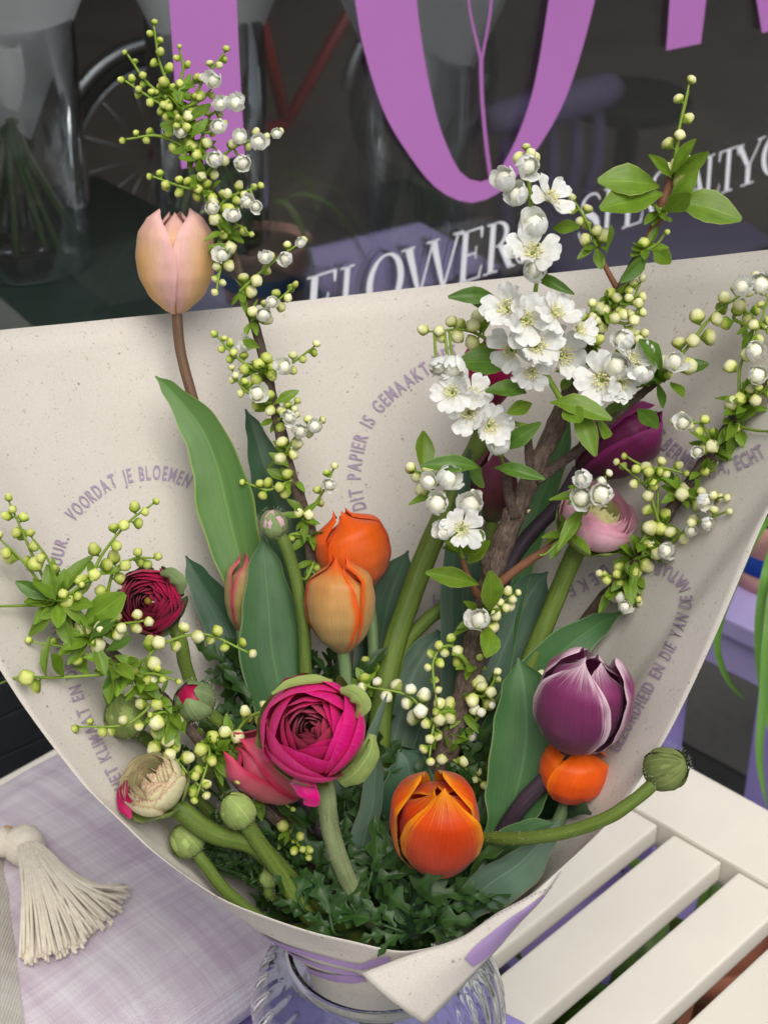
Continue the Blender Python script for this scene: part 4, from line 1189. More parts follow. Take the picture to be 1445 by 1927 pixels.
leaf(t, [(975, 1238, .935), (985, 1290, .932), (990, 1360, .93), (985, 1430, .93), (968, 1500, .932), (950, 1560, .935), (915, 1660, .95)], [6, 84, 124, 130, 112, 70, 40], 'tleaf', 0.95, 0, .05)
leaf(t, [(1172, 1150, .965), (1120, 1178, .965), (1060, 1225, .966), (1005, 1290, .968), (950, 1380, .97), (900, 1500, .97)], [4, 50, 84, 100, 96, 70], 'tleaf', 0.4, -10, .06)
t = tulip('bright orange tulip tucked low below the purple tulip', (1066, 1508, .950), (1094, 1392, .915), 130, 't_orange_right', [(1040, 1560, .95), (960, 1660, .955)], 'tstem', R(18), 0.55, .08, 12)
leaf(t, [(1112, 1532, .957), (1070, 1512, .957), (1010, 1525, .957), (950, 1575, .96), (880, 1660, .965)], [6, 52, 66, 70, 50], 'tleaf_dark', -0.5, 0, .06)
leaf(t, [(1053, 1538, .905), (1022, 1580, .908), (975, 1628, .913), (925, 1662, .92), (870, 1710, .935)], [5, 46, 92, 100, 60], 'tleaf_grey', 0.75, -32, .05)
leaf(t, [(1048, 1548, .917), (1000, 1560, .92), (950, 1592, .925), (920, 1640, .93)], [3, 40, 60, 40], 'tleaf', 0.5, 30, .05)
t = tulip('dark plum tulip with pointed magenta tips behind white blossom', (1086, 886, .990), (1246, 776, .965), 124, 't_plum', [(1050, 950, .99), (985, 1020, .992), (945, 1100, .99), (900, 1300, .985)], 'tstem_purple', R(40), 0.35, .14, 14, .82, .1)
leaf(t, [(1070, 770, 1.0), (1052, 850, 1.0), (1020, 930, 1.0), (985, 1030, .995), (960, 1110, .99), (930, 1260, .985)], [10, 46, 60, 70, 70, 70], 'tleaf', 0.5, 20, .06)
leaf(t, [(1030, 1076, .985), (1002, 1110, .985), (965, 1180, .983), (930, 1270, .98), (895, 1400, .975)], [5, 66, 96, 100, 80], 'tleaf_dark', 0.4, 0, .06)
t = tulip('magenta tulip mostly hidden behind the white blossom sprays', (926, 770, 1.0), (915, 628, .99), 84, 't_magenta', [(905, 830, 1.0), (870, 900, .998), (812, 1020, .99), (770, 1130, .985), (733, 1250, .975), (715, 1420, .97)], 'rstem', R(30), .4, .1, 21)
t = tulip('dusky closed tulip hanging beside the grey brown branch', (926, 986, 1.0), (936, 838, .99), 84, 't_dusky', [(900, 1060, 1.0), (850, 1128, .995), (795, 1175, .99), (752, 1235, .985), (720, 1400, .975)], 'rstem', R(10), .6, 0, 13)
leaf(t, [(884, 845, .99), (872, 930, .985), (858, 1020, .982), (851, 1120, .98), (852, 1230, .978), (850, 1380, .975)], [8, 26, 38, 46, 46, 46], 'tleaf_dark', 0.3, 20, .03)
leaf(t, [(905, 960, .99), (890, 1040, .988), (880, 1130, .985), (875, 1260, .98)], [10, 36, 40, 40], 'tleaf_dark', 0.5, 0, .05)
leaf(t, [(830, 1190, .99), (800, 1230, .985), (770, 1290, .98), (740, 1400, .975)], [20, 60, 90, 80], 'tleaf_dark', 0.3, 0, .05)

# ---- ranunculus
RG = 'ranunculus flowers and buds'
def shell_petal(prof, halfw, seed, ruffle=0.03, notch=0.0):
    nu, nv = 11, 14
    q = [Vector((r, z, 0)) for r, z in prof]
    vs, uvs = [], []
    for i in range(nu):
        a = 2 * i / (nu - 1) - 1
        for j in range(nv):
            t = j / (nv - 1)
            tt = t * (1 - 0.16 * abs(a) ** 2.5 - notch * math.exp(-(a / .25) ** 2))
            u = 1 - tt
            p = q[0] * u ** 3 + q[1] * 3 * u * u * tt + q[2] * 3 * u * tt * tt + q[3] * tt ** 3
            w = halfw * math.sin(min(1, 0.25 + t * 1.1) * math.pi / 2) * (1 - 0.12 * max(0, t - .8) * 5)
            th = a * w
            nz = noise.noise(Vector((a * 2 + seed, t * 2.5, seed * 3)))
            r = p.x * (1 + ruffle * nz * (0.3 + t) + 0.035 * t * abs(a) ** 3 + 0.055 * a * min(1, t * 2))
            z = p.y + 0.02 * nz * t
            vs.append(Vector((r * math.cos(th), r * math.sin(th), z))); uvs.append(((a + 1) / 2, t))
    return vs, grid_faces(nu, nv), uvs
def sepals(parent, Mx, n, reach, rad, mat, curl=0.0, miss=()):
    for k in range(n):
        if k in miss: continue
        pr = [(.06, -.86), (rad * 1.0, -.90), (rad * 1.10, -.30), (rad * (1.02 - .25 * max(0, reach)) + curl, reach)]
        v, f, u = shell_petal(pr, R(33), rnd() * 20, .05)
        obj('sepal', mesh('sepal', v, f, M[mat], u), parent, Mx @ Matrix.Rotation(R(360 / n * k + ru(-9, 9)), 4, 'Z'))
def ranunculus(label, c, axis, rpx, rings, stem_pts, stem_r=15, stem_mat='rstem', sep=('sepal', .0, .05), eye=True, squash=1.0, extra=None):
    cen = B(c[0], c[1], c[2], rpx * c[2] / F + .004)
    r = rpx * c[2] / F
    ax = (RT * axis[0] + UP * axis[1] + TOCAM * axis[2]).normalized()
    th = thing('ranunculus', cen - ax * r * .8, label, 'ranunculus', RG)
    Mx = mat_axis(cen, ax, rnd() * 6, r)
    n_r = len(rings)
    for i, (rim_r, rim_z, bulge, n, halfw, mat) in enumerate(rings):
        ph = 2.4 * i + rnd()
        for k in range(n):
            pr = [(.10, -.80), (bulge * 1.02, -.72), (bulge * 1.18, .10 * squash), (rim_r * ru(.95, 1.05), rim_z * squash + ru(-.02, .03))]
            v, f, u = shell_petal(pr, R(halfw), rnd() * 30, .035)
            obj('petal', mesh('petal', v, f, M[mat], u), th, Mx @ Matrix.Rotation(ph + 2 * math.pi * k / n, 4, 'Z'))
    if eye:
        vs = []
        for i in range(12):
            for j in range(5):
                a, q = 2 * math.pi * i / 12, j / 4
                vs.append(Vector((.13 * math.sin(q * 1.57) * math.cos(a), .13 * math.sin(q * 1.57) * math.sin(a), rings[-1][1] * squash - .22 + .14 * math.cos(q * 1.57))))
        obj('eye', mesh('eye', vs, grid_faces(12, 5, True), M['r_eye'], [(0, 0)] * len(vs)), th, Mx)
    sepals(th, Mx, 5, sep[1], 1.0, sep[0], sep[2])
    w = [cen - ax * r * .78] + [B(*q, 0.012) for q in stem_pts]
    path = catmull(to_neck(w), 9)
    sr = stem_r * c[2] / F
    so = tube('stem', path, sr, M[stem_mat], th, 12, 0.06)
    hairs(so, path[:int(len(path) * .72)], sr, th)
    return th, Mx
def bud(label, c, axis, rpx, stem_pts, stem_r=13, mat='sepal', slit=None, elong=1.0, stem_mat='rstem', open_=0.0, ruff=.06):
    cen = B(c[0], c[1], c[2], rpx * c[2] / F + .004)
    r = rpx * c[2] / F
    ax = (RT * axis[0] + UP * axis[1] + TOCAM * axis[2]).normalized()
    th = thing('ranunculus_bud', cen - ax * r * .8, label, 'flower bud', RG)
    Mx = mat_axis(cen, ax, rnd() * 6, r) @ Matrix.Diagonal((1, 1, elong, 1))
    core = []
    for i in range(16):
        for j in range(10):
            a, q = 2 * math.pi * i / 16, math.pi * j / 9
            core.append(Vector((.86 * math.sin(q) * math.cos(a), .86 * math.sin(q) * math.sin(a), .84 * math.cos(q))))
    obj('petal_core', mesh('petal_core', core, grid_faces(16, 10, True), M[slit or mat], [(.5, .5)] * len(core)), th, Mx)
    for k in range(5):
        pr = [(.05, -.95), (1.05, -.98), (1.22, .35), (ru(.14, .24) + open_, .93 + ru(-.05, .06))]
        v, f, u = shell_petal(pr, R(44), rnd() * 20, ruff)
        obj('sepal', mesh('sepal', v, f, M[mat], u), th, Mx @ Matrix.Rotation(R(72 * k + ru(-8, 8)), 4, 'Z'))
    w = [cen - ax * r * .88 * elong] + [B(*q, 0.012) for q in stem_pts]
    path = catmull(to_neck(w), 9)
    sr = stem_r * c[2] / F
    so = tube('stem', path, sr, M[stem_mat], th, 12, 0.06)
    hairs(so, path[:int(len(path) * .7)], sr, th, 300)
    # down on the bud itself
    vs, fs = [], []
    for k in range(260):
        z = ru(-.95, .9); a = ru(0, 6.28); q = math.sqrt(1 - z * z) * 1.06
        n_ = Vector((q * math.cos(a), q * math.sin(a), z * 1.0))
        e = n_ * 1.0 + (n_ + Vector((ru(-.5, .5), ru(-.5, .5), ru(-.2, .8)))) * .075
        sd_ = n_.cross(Vector((0, 0, 1))).normalized() * .006
        b0 = len(vs); vs += [n_ * .97 - sd_, n_ * .97 + sd_, e]; fs.append((b0, b0 + 1, b0 + 2))
    tag(obj('down', mesh('down', vs, fs, M['down'], smooth=False), th, Mx), None, kind='stuff')
    return th
def rings_of(n, r0, r1, z0, z1, b0, b1, mats, per=5, hw=46):
    out = []
    for i in range(n):
        f = i / (n - 1)
        out.append((r0 + (r1 - r0) * f ** .9, z0 + (z1 - z0) * f, b0 + (b1 - b0) * f, per if i < n * .7 else 4, hw if i < n * .7 else hw + 6, mats[min(len(mats) - 1, int(f * len(mats)))]))
    return out
r1, _ = ranunculus('large magenta pink ranunculus with green sepals on downy stem', (588, 1372, .880), (-.10, .26, 1), 96,
           [(.86, .40, 1.0, 4, 54, 'r_magenta'), (.66, .62, .97, 3, 62, 'r_magenta'), (.56, .66, .90, 4, 56, 'r_magenta')] + rings_of(7, .46, .07, .56, .46, .66, .18, ['r_magenta', 'r_magenta_in', 'r_magenta_in'], 4, 52),
           [(614, 1490, .892), (622, 1560, .90), (648, 1640, .915), (690, 1722, .94)], 18, 'rstem_grey', ('sepal', .22, .10), False)
r2, _ = ranunculus('burgundy ranunculus with tight spiral petals on the left side', (283, 1132, .945), (-.02, .10, 1), 60,
           rings_of(9, .90, .13, .38, .62, 1.0, .30, ['r_burgundy'], 5, 46), [(338, 1200, .96), (352, 1262, .965), (400, 1380, .97), (520, 1560, .965)], 13, 'rstem', ('sepal_grey', .10, .12))
ranunculus('pale pink ranunculus with green centre by the thin branch', (1122, 975, .955), (.36, .62, .66), 68,
           rings_of(10, .96, .10, .42, .52, 1.0, .26, ['r_pale', 'r_pale', 'r_pale_in', 'r_pale_in'], 5, 58), [(1072, 1062, .965), (1042, 1135, .968), (995, 1250, .97), (940, 1400, .97)], 18, 'rstem', ('sepal', -.25, .05), False)
r4, _ = ranunculus('cream ranunculus with crimson petal edges beside the paper rim', (288, 1478, .900), (-.34, .62, .72), 60,
           rings_of(9, .92, .10, .45, .66, 1.0, .28, ['r_cream'], 5, 44), [(345, 1528, .905), (400, 1568, .91), (480, 1592, .92), (560, 1670, .94)], 20, 'rstem', ('sepal', -.2, .08), False)
leaf(r1, [(556, 1462, .876), (574, 1482, .874), (584, 1500, .874), (585, 1518, .878)], [36, 40, 34, 30], 'r_magenta', -.6, 10, .1, 'loose_petal')
leaf(r1, [(702, 1382, .888), (694, 1420, .884), (668, 1455, .884), (640, 1474, .888)], [16, 50, 56, 30], 'sepal', -.7, -20, .06, 'sepal')
leaf(r1, [(640, 1300, .872), (664, 1306, .868), (680, 1326, .869), (672, 1352, .874)], [14, 34, 36, 14], 'sepal', -.8, 20, .1, 'sepal')
leaf(r1, [(512, 1306, .872), (545, 1286, .872), (590, 1278, .874), (625, 1282, .878)], [6, 16, 18, 6], 'sepal', -.5, 10, .1, 'sepal')
leaf(r2, [(302, 1080, .938), (322, 1082, .934), (337, 1098, .935), (340, 1118, .94)], [10, 28, 30, 12], 'sepal_grey', -.7, 20, .1, 'sepal')
leaf(r4, [(238, 1468, .900), (234, 1492, .898), (236, 1516, .898), (246, 1540, .9)], [6, 30, 30, 8], 't_magenta', -.6, 10, .05, 'loose_petal')
bud('grey green downy bud with a pale pink slit on bright stem', (515, 984, .955), (-.05, .85, .5), 30, [(534, 1018, .957), (557, 1090, .958), (572, 1180, .958), (577, 1290, .96), (600, 1450, .965)], 12, 'sepal_grey', 'r_pale', 1.0)
bud('plump green bud split open to show dark pink petals', (366, 1318, .915), (-.35, .55, .75), 42, [(405, 1352, .925), (445, 1392, .935), (520, 1520, .95)], 13, 'sepal_grey', 'r_burgundy', .95, 'rstem', .18)
bud('green bud half hidden behind the brown branch', (236, 1345, .955), (-.3, .8, .4), 44, [(285, 1400, .96), (350, 1480, .96), (480, 1600, .96)], 12, 'sepal')
bud('round closed green bud hanging below the pink tulip', (446, 1524, .905), (-.45, .75, .35), 38, [(470, 1560, .91), (520, 1632, .92), (600, 1740, .945)], 16, 'sepal')
bud('drooping olive green bud leaning out over the cream slats', (1254, 1446, .872), (.62, .25, .60), 46, [(1228, 1474, .872), (1190, 1508, .872), (1140, 1540, .875), (1060, 1567, .885), (980, 1578, .9), (900, 1580, .925), (850, 1620, .94)], 13, 'sepal_olive', None, 1.0, 'rstem', .05, .16)
bud('small green bud low beside the paper edge', (350, 1580, .915), (-.5, .7, .4), 36, [(385, 1625, .918), (440, 1690, .925), (540, 1750, .94)], 12, 'sepal')
bud('green bud low among the foliage under the brown branch', (398, 1432, .945), (-.3, .8, .4), 34, [(420, 1480, .95), (480, 1580, .95)], 11, 'sepal')
bud('small dull bud between stems near the vase', (505, 1650, .935), (-.2, .9, .3), 22, [(520, 1690, .94)], 9, 'sepal')

# ---- white blossom branches (pearl bush)
def bud_mesh(name, mat, pointed):
    vs, uvs = [], []
    n, m = 9, 9
    for i in range(n):
        a = 2 * math.pi * i / n
        for j in range(m):
            t = j / (m - 1)
            if t < .3:
                q = t / .3
                r, z = .10 + .52 * q, -.62 + .42 * q
            else:
                q = (t - .3) / .7 * math.pi * .5
                r = .64 * math.cos(q) ** .72 if t < 1 else 0
                z = -.12 + (.60 + pointed) * math.sin(q) ** (1 if pointed < .1 else 1.4)
            r *= 1 + .09 * math.cos(5 * a + pointed * 9) * (1 if t > .3 else .3)
            vs.append(Vector((r * math.cos(a), r * math.sin(a), z))); uvs.append((i / n, t))
    return mesh(name, vs, grid_faces(n, m, True), M[mat], uvs)
BUDS = {k: [bud_mesh('bud', k, p) for p in (0.0, .12, .38)] for k in ('bud_green', 'bud_cream', 'bud_white')}
def leaf_mesh(mat, w, bend, fold, notch=False):
    vs, uvs = [], []
    nu, nv = 7, 11
    for i in range(nu):
        a = 2 * i / (nu - 1) - 1
        for j in range(nv):
            t = j / (nv - 1)
            ww = w * (math.sin(math.pi * t ** 1.25 * .98) ** .85) * (1 + .03 * math.sin(t * 34)) + .012
            y = t + .03 * math.sin(t * 6)
            z = -bend * t * t + abs(a) * ww * fold + .03 * noise.noise(Vector((a * 2, t * 4, bend * 20)))
            vs.append(Vector((a * ww, y, z))); uvs.append(((a + 1) / 2, t))
    return mesh('leaf', vs, grid_faces(nu, nv), M[mat], uvs)
XL = {m: [leaf_mesh(m, w, b, f) for w, b, f in ((.155, .12, .5), (.18, .35, .35), (.135, .55, .6), (.20, -.08, .3))] for m in ('xleaf', 'xleaf2')}
def wpetal(w, cup, seed):
    vs, uvs = [], []
    nu, nv = 9, 10
    for i in range(nu):
        a = 2 * i / (nu - 1) - 1
        for j in range(nv):
            t = j / (nv - 1)
            ww = w * (.14 + .86 * math.sin(min(1, t * 1.15) * math.pi / 2) ** 1.3) * (1 - .30 * max(0, (t - .75) / .25) ** 2)
            y = t * (1 - .13 * math.exp(-(a / .22) ** 2) * t ** 3 - .10 * abs(a) ** 3) + .03 * noise.noise(Vector((a * 5 + seed, t * 3, seed))) * t
            z = cup * (t ** 1.6) * .8 + cup * a * a * ww * .8 + .12 * noise.noise(Vector((a * 2.8 + seed, t * 3.4, seed * 2))) * (t + .1) + .03 * noise.noise(Vector((a * 7 + seed, t * 6, seed))) * t
            vs.append(Vector((a * ww, y, z))); uvs.append(((a + 1) / 2, t))
    return mesh('petal', vs, grid_faces(nu, nv), M['white_petal'], uvs)
WP_OPEN = [wpetal(.46, c, s) for c, s in ((.12, 1.3), (.28, 4.1), (-.08, 7.7), (.2, 9.9))]
def stamen_mesh():
    vs, fs, mi = [], [], []
    for i in range(10):
        a = 2 * math.pi * i / 10
        vs += [Vector((.17 * math.cos(a), .17 * math.sin(a), .03)), Vector((.08 * math.cos(a), .08 * math.sin(a), -.03))]
    for i in range(10):
        k = (i + 1) % 10
        fs.append((2 * i, 2 * k, 2 * k + 1, 2 * i + 1)); mi.append(1)
    fs.append(tuple(2 * i + 1 for i in range(10))); mi.append(1)
    for k in range(24):
        a = 2.4 * k
        r0 = .10 + .07 * (k % 3) / 2
        b0 = Vector((r0 * math.cos(a), r0 * math.sin(a), 0.0))
        e = b0 * (1.25 + .35 * rnd()) + Vector((0, 0, .14 + .10 * rnd()))
        s = Vector((-math.sin(a), math.cos(a), 0)) * .012
        n0 = len(vs)
        vs += [b0 - s, b0 + s, e + s, e - s]; fs.append((n0, n0 + 1, n0 + 2, n0 + 3)); mi.append(0)
        n0 = len(vs)
        q = .036
        for d in ((q, 0, 0), (-q, 0, 0), (0, q, 0), (0, -q, 0), (0, 0, q), (0, 0, -q)): vs.append(e + Vector(d))
        for f in ((0, 2, 4), (2, 1, 4), (1, 3, 4), (3, 0, 4), (2, 0, 5), (1, 2, 5), (3, 1, 5), (0, 3, 5)): fs.append(tuple(n0 + z for z in f)); mi.append(0)
    me = mesh('flower_centre', vs, fs, [M['stamen'], M['flower_eye']])
    me.polygons.foreach_set('material_index', mi)
    return me
STAM = stamen_mesh()
def cup_petal(seed, rim):
    v, f, u = shell_petal([(.10, -.55), (.88, -.62), (1.00, .30), (rim, .92)], R(48), seed, .13, .14)
    return mesh('petal', v, f, M['white_petal'], u)
CUPS = [cup_petal(s_, r_) for s_, r_ in ((1.1, .50), (3.7, .66), (6.2, .34), (8.8, 1.0), (12.4, .46))]
class Branch:
    def __init__(s, label, paths, dens=1.0, bsz=1.04):
        s.dens, s.bsz = dens, bsz
        p0 = B(*paths[0][0][0])
        s.t = thing('blossom_branch', p0, label, 'branch', 'flowering white blossom branches')
        s.samples = []
        for pts, r0, r1, mat, neck in paths:
            w = [B(*q, 0.012) for q in pts]
            path = catmull((list(reversed(to_neck([w[0]])[1:])) if neck else []) + w, 10)
            ra, rb = r0 * pts[0][2] / F, r1 * pts[-1][2] / F
            n = len(path)
            nodes = [ru(0, 1) for _ in range(9)]
            rad = lambda a: (ra + (rb - ra) * a) * (1 + sum(.14 * math.exp(-((a - q) / .012) ** 2) for q in nodes))
            tube('wood' if mat != 'shoot' else 'shoot', path, rad, M[mat], s.t, 12, .16 if mat == 'bark' else .05)
            for q in path: s.samples.append((pix(q), q))
    def near(s, px, py):
        return min(s.samples, key=lambda q: (q[0][0] - px) ** 2 + (q[0][1] - py) ** 2)
    def leaf(s, b, tip, wscale=1.0, mat='xleaf', parent=None, lift=0.0):
        (q, w) = s.near(*b)
        d = q[2] - .008
        p0 = B(b[0], b[1], d, .004); p1 = B(tip[0], tip[1], d - lift - .006, .004)
        y = p1 - p0
        L = y.length
        y.normalize()
        z = (TOCAM + RT * ru(-.5, .5) + UP * ru(-.1, .7)); z = (z - y * z.dot(y)).normalized()
        x = y.cross(z)
        m = Matrix.Identity(4)
        for k in range(3): m[k][0], m[k][1], m[k][2] = x[k] * L * wscale, y[k] * L, z[k] * L
        m.translation = p0
        obj('leaf', random.choice(XL[mat]), parent or s.t, m)
    def spike(s, pts, n, size, kind='bud_green', lead=.30, leaves=3, ll=38, mix=None, d0=None, fwd=.012, mat='xleaf', rstalk=3.6):
        n = int(n * s.dens + .5) if n > 3 else n
        size *= s.bsz; leaves = leaves + 2 if leaves else 0; ll *= 1.1
        (q, w) = s.near(*pts[0])
        d = d0 or q[2]
        m_ = len(pts)
        dz = ru(.4, 1.3) * fwd
        w3 = [B(x, y, d - .003 - dz * (i / (m_ - 1)), .006) for i, (x, y) in enumerate(pts)]
        path = catmull([w] + w3 if (Vector(q[:2]) - Vector(pts[0])).length < 60 else w3, 8)
        r = rstalk * d / F
        sp = tube('flower_spike', path, lambda a: r * (1.15 - .6 * a), M['shoot'], s.t, 7, .05)
        fr = frames(path)
        N = len(path) - 1
        sz = size * d / F
        ph = rnd() * 6
        for k in range(n):
            f = lead + (1 - lead) * (k / max(1, n - 1)) ** .92
            i = min(N, int(f * N))
            p = path[i]
            t, sa, sb = fr[i]
            a = ph + 2.4 * k + ru(-.3, .3)
            out = (sa * math.cos(a) + sb * math.sin(a))
            if out.dot(TOCAM) < -.3: out = out + TOCAM * .6
            out.normalize()
            last = k == n - 1
            sc = sz * (1.02 - .42 * (k / max(1, n - 1))) * ru(.88, 1.12) * .78
            off = (out * (.20 if last else .80) + t * (.55 if last else .30)) * sc
            ax = out * (.35 if last else 1.0) + t * .75 + TOCAM * .25
            kk = kind if not mix or rnd() > .45 else mix
            c = p + off
            v = random.random()
            me = BUDS[kk][0 if v < .55 else 1 if v < .85 else 2]
            obj('bud', me, sp, mat_axis(c, ax, rnd() * 6, sc))
            ped = [p, c - Vector(ax).normalized() * sc * .55]
            if (ped[1] - ped[0]).length > .0012:
                tube('pedicel', ped, .0006, M['shoot'], sp, 5)
        for k in range(leaves):
            f = ru(.02, lead + .1)
            i = min(N, int(f * N))
            p = path[i]; t, sa, sb = fr[i]
            a = ru(0, 6.28)
            y = (sa * math.cos(a) + sb * math.sin(a)) * 1.0 + t * ru(.2, 1.0) + TOCAM * .35
            y.normalize()
            z = TOCAM + UP * .6 + RT * ru(-.6, .6); z = (z - y * z.dot(y)).normalized()
            x = y.cross(z)
            L = ll * d / F * ru(.65, 1.25)
            mm = Matrix.Identity(4)
            for c in range(3): mm[c][0], mm[c][1], mm[c][2] = x[c] * L, y[c] * L, z[c] * L
            mm.translation = p
            obj('leaf', random.choice(XL[mat]), sp, mm)
        for q_ in path: s.samples.append((pix(q_), q_))
        return sp
    def flower(s, px, py, rpx, face=None, half=False, dd=.012):
        (q, w) = s.near(px, py)
        d = q[2] - dd
        c = B(px, py, d, .010)
        out = Vector(((px - q[0]) / 60, -(py - q[1]) / 60))
        if face is None:
            face = (max(-1, min(1, out.x)) * .7 + ru(-.25, .25), max(-1, min(1, out.y)) * .6 + ru(-.1, .35), .9 if not half else .55)
        ax = (RT * face[0] + UP * face[1] + TOCAM * face[2]).normalized()
        r = rpx * d / F
        base = c - ax * r * (.12 if not half else .60)
        Mx = mat_axis(base, ax, rnd() * 6, r)
        fl = obj('flower', STAM, s.t, Mx @ Matrix.Diagonal((1.35, 1.35, 1.35, 1)))
        nn = 5
        for k in range(nn):
            if half:
                sc = .86 * (1 if k % 2 else .94)
                m = Mx @ Matrix.Translation((0, 0, .55)) @ Matrix.Rotation(2 * math.pi * k / nn + ru(-.2, .2), 4, 'Z') @ Matrix.Rotation(ru(-.05, .22) if k else ru(.1, .5), 4, 'Y') @ Matrix.Diagonal((sc, sc, sc * ru(.9, 1.15), 1))
                me = random.choice(CUPS)
            else:
                tilt = R(ru(50, 86)); me = random.choice(WP_OPEN); sc = ru(.92, 1.10)
                m = Mx @ Matrix.Rotation(2 * math.pi * k / nn + ru(-.18, .18), 4, 'Z') @ Matrix.Translation((0, .08, 0)) @ Matrix.Rotation(R(90) - tilt, 4, 'X') @ Matrix.Rotation(ru(-.3, .3), 4, 'Y') @ Matrix.Diagonal((sc, sc, sc, 1))
            obj('petal', me, fl, m)
        mid = base.lerp(w, .5) - TOCAM * .002
        tube('pedicel', catmull([base, mid, w], 4), .0008, M['shoot'], fl, 6)
        if half:
            obj('inner_petals', BUDS['bud_white'][1], fl, mat_axis(base + ax * r * .52, ax, rnd() * 6, r * .86))
            obj('calyx', BUDS['bud_green'][0], fl, mat_axis(base + ax * r * .02, ax, 0, r * .45))
    def cut_end(s, px, py, r):
        (q, w) = s.near(px, py)
        p = P(px, py, q[2] - .004)
        tube('cut_twig', [w, p], r * q[2] / F, M['bark'], s.t, 10)
        tube('cut_face', [p, p + (p - w).normalized() * .0006], r * .7 * q[2] / F, M['cut'], s.t, 10)

A = Branch('tall slender blossom branch rising beside the peach tulip', [([(600, 1112, .985), (587, 1010, .985), (562, 930, .985), (545, 880, .985), (516, 760, .985), (490, 650, .985), (464, 560, .982), (440, 478, .98), (405, 380, .978), (370, 290, .975), (345, 215, .972), (325, 165, .97)], 12.5, 6, 'bark', True)], 1.2, 1.1)
S = A.spike
S([(330, 185), (302, 120), (290, 48)], 7, 20, leaves=2, lead=.4); S([(332, 195), (280, 158), (240, 102)], 6, 19); S([(342, 218), (290, 188), (236, 152)], 9, 20, leaves=4)
S([(345, 235), (378, 160), (424, 98)], 11, 21, 'bud_green', mix='bud_cream'); S([(332, 172), (345, 130), (338, 92)], 4, 17); S([(352, 252), (318, 214), (300, 178)], 7, 20)
S([(366, 286), (300, 256), (238, 262)], 7, 20); S([(375, 285), (395, 220), (445, 190)], 6, 20, 'bud_cream'); S([(385, 330), (440, 278), (522, 248)], 8, 21, 'bud_cream')
S([(397, 362), (345, 352), (288, 332)], 9, 21); S([(406, 402), (430, 372), (486, 352)], 9, 22, 'bud_cream', mix='bud_green'); S([(362, 262), (345, 240), (335, 225)], 6, 20, leaves=4)
S([(425, 470), (415, 505), (408, 545)], 6, 22, 'bud_cream', leaves=4); S([(455, 545), (505, 500), (566, 456)], 7, 24, 'bud_cream'); S([(478, 600), (515, 572), (552, 540)], 8, 22, 'bud_cream', mix='bud_green')
S([(490, 700), (445, 672), (410, 634)], 9, 21); S([(495, 690), (540, 688), (592, 652)], 8, 22, mix='bud_cream'); S([(510, 762), (462, 735), (438, 698)], 8, 21, mix='bud_cream')
S([(524, 790), (545, 775), (555, 760)], 6, 20, mix='bud_cream'); S([(535, 858), (562, 815), (600, 792)], 8, 23, 'bud_cream'); S([(546, 905), (505, 922), (462, 908)], 7, 22)
S([(572, 975), (605, 930), (628, 882)], 6, 21, mix='bud_cream', leaves=5); S([(582, 1010), (550, 1005), (540, 1020)], 3, 16, leaves=7); S([(590, 1060), (575, 1090), (560, 1080)], 2, 16, leaves=5)
S([(430, 440), (450, 425), (470, 440)], 3, 18, leaves=6); S([(340, 205), (375, 190), (400, 165)], 5, 18, leaves=5); S([(350, 240), (390, 250), (420, 235)], 3, 18, leaves=6)
for x, y, r in ((402, 152, 26), (416, 196, 24), (445, 194, 28), (412, 238, 26), (340, 247, 22), (405, 300, 28), (452, 258, 24), (486, 268, 26), (456, 306, 28), (521, 252, 18), (400, 390, 24), (440, 405, 24), (464, 380, 22), (482, 388, 20), (418, 480, 24),
                (500, 484, 22), (538, 487, 24), (566, 458, 16), (496, 592, 24), (512, 568, 22), (462, 648, 24), (536, 690, 26), (484, 740, 28), (545, 785, 24), (592, 802, 24), (565, 812, 24), (620, 912, 22)):
    A.flower(x, y, r * .84, None, True, .008)
for b, tp in (((345, 215), (322, 150)), ((350, 230), (395, 195)), ((355, 250), (300, 235)), ((372, 300), (335, 300)), ((375, 300), (420, 285)), ((360, 260), (385, 225)), ((338, 200), (350, 140)), ((440, 470), (400, 455)), ((545, 880), (515, 850)), ((516, 760), (555, 735)), ((490, 655), (455, 640))):
    A.leaf(b, tp, 1.1)

Bb = Branch('low brown blossom branch reaching out past the burgundy ranunculus', [([(580, 1605, .95), (480, 1500, .935), (420, 1438, .925), (350, 1362, .918), (282, 1292, .913), (222, 1240, .91), (162, 1192, .907), (104, 1134, .905)], 15, 11, 'bark', True)])
S = Bb.spike
S([(104, 1132), (62, 1045), (38, 990), (18, 945)], 10, 26, leaves=4, ll=56); S([(100, 1128), (45, 1058), (2, 1015)], 6, 34, mix='bud_cream', leaves=5, ll=60); S([(112, 1128), (95, 1060), (60, 1010)], 4, 28, leaves=3)
S([(98, 1138), (40, 1140), (-40, 1142)], 2, 20, leaves=6, ll=60); S([(160, 1112), (190, 1048), (240, 985), (288, 948)], 11, 27, leaves=4, ll=46); S([(196, 1156), (212, 1080), (250, 1052), (290, 1050)], 9, 27, leaves=4, ll=50)
S([(115, 1130), (145, 1108), (168, 1092)], 6, 21, leaves=4, ll=56); S([(172, 1202), (215, 1178), (272, 1168)], 10, 32, 'bud_cream', leaves=5, ll=56); S([(216, 1252), (140, 1222), (62, 1208)], 8, 24, leaves=3)
S([(216, 1266), (110, 1275), (38, 1274), (-5, 1288)], 4, 32, leaves=5, ll=60, lead=.6); S([(262, 1290), (292, 1222), (380, 1193), (468, 1228)], 13, 30, 'bud_cream', mix='bud_green', leaves=5, ll=50); S([(300, 1312), (240, 1362), (150, 1368)], 9, 26, mix='bud_cream')
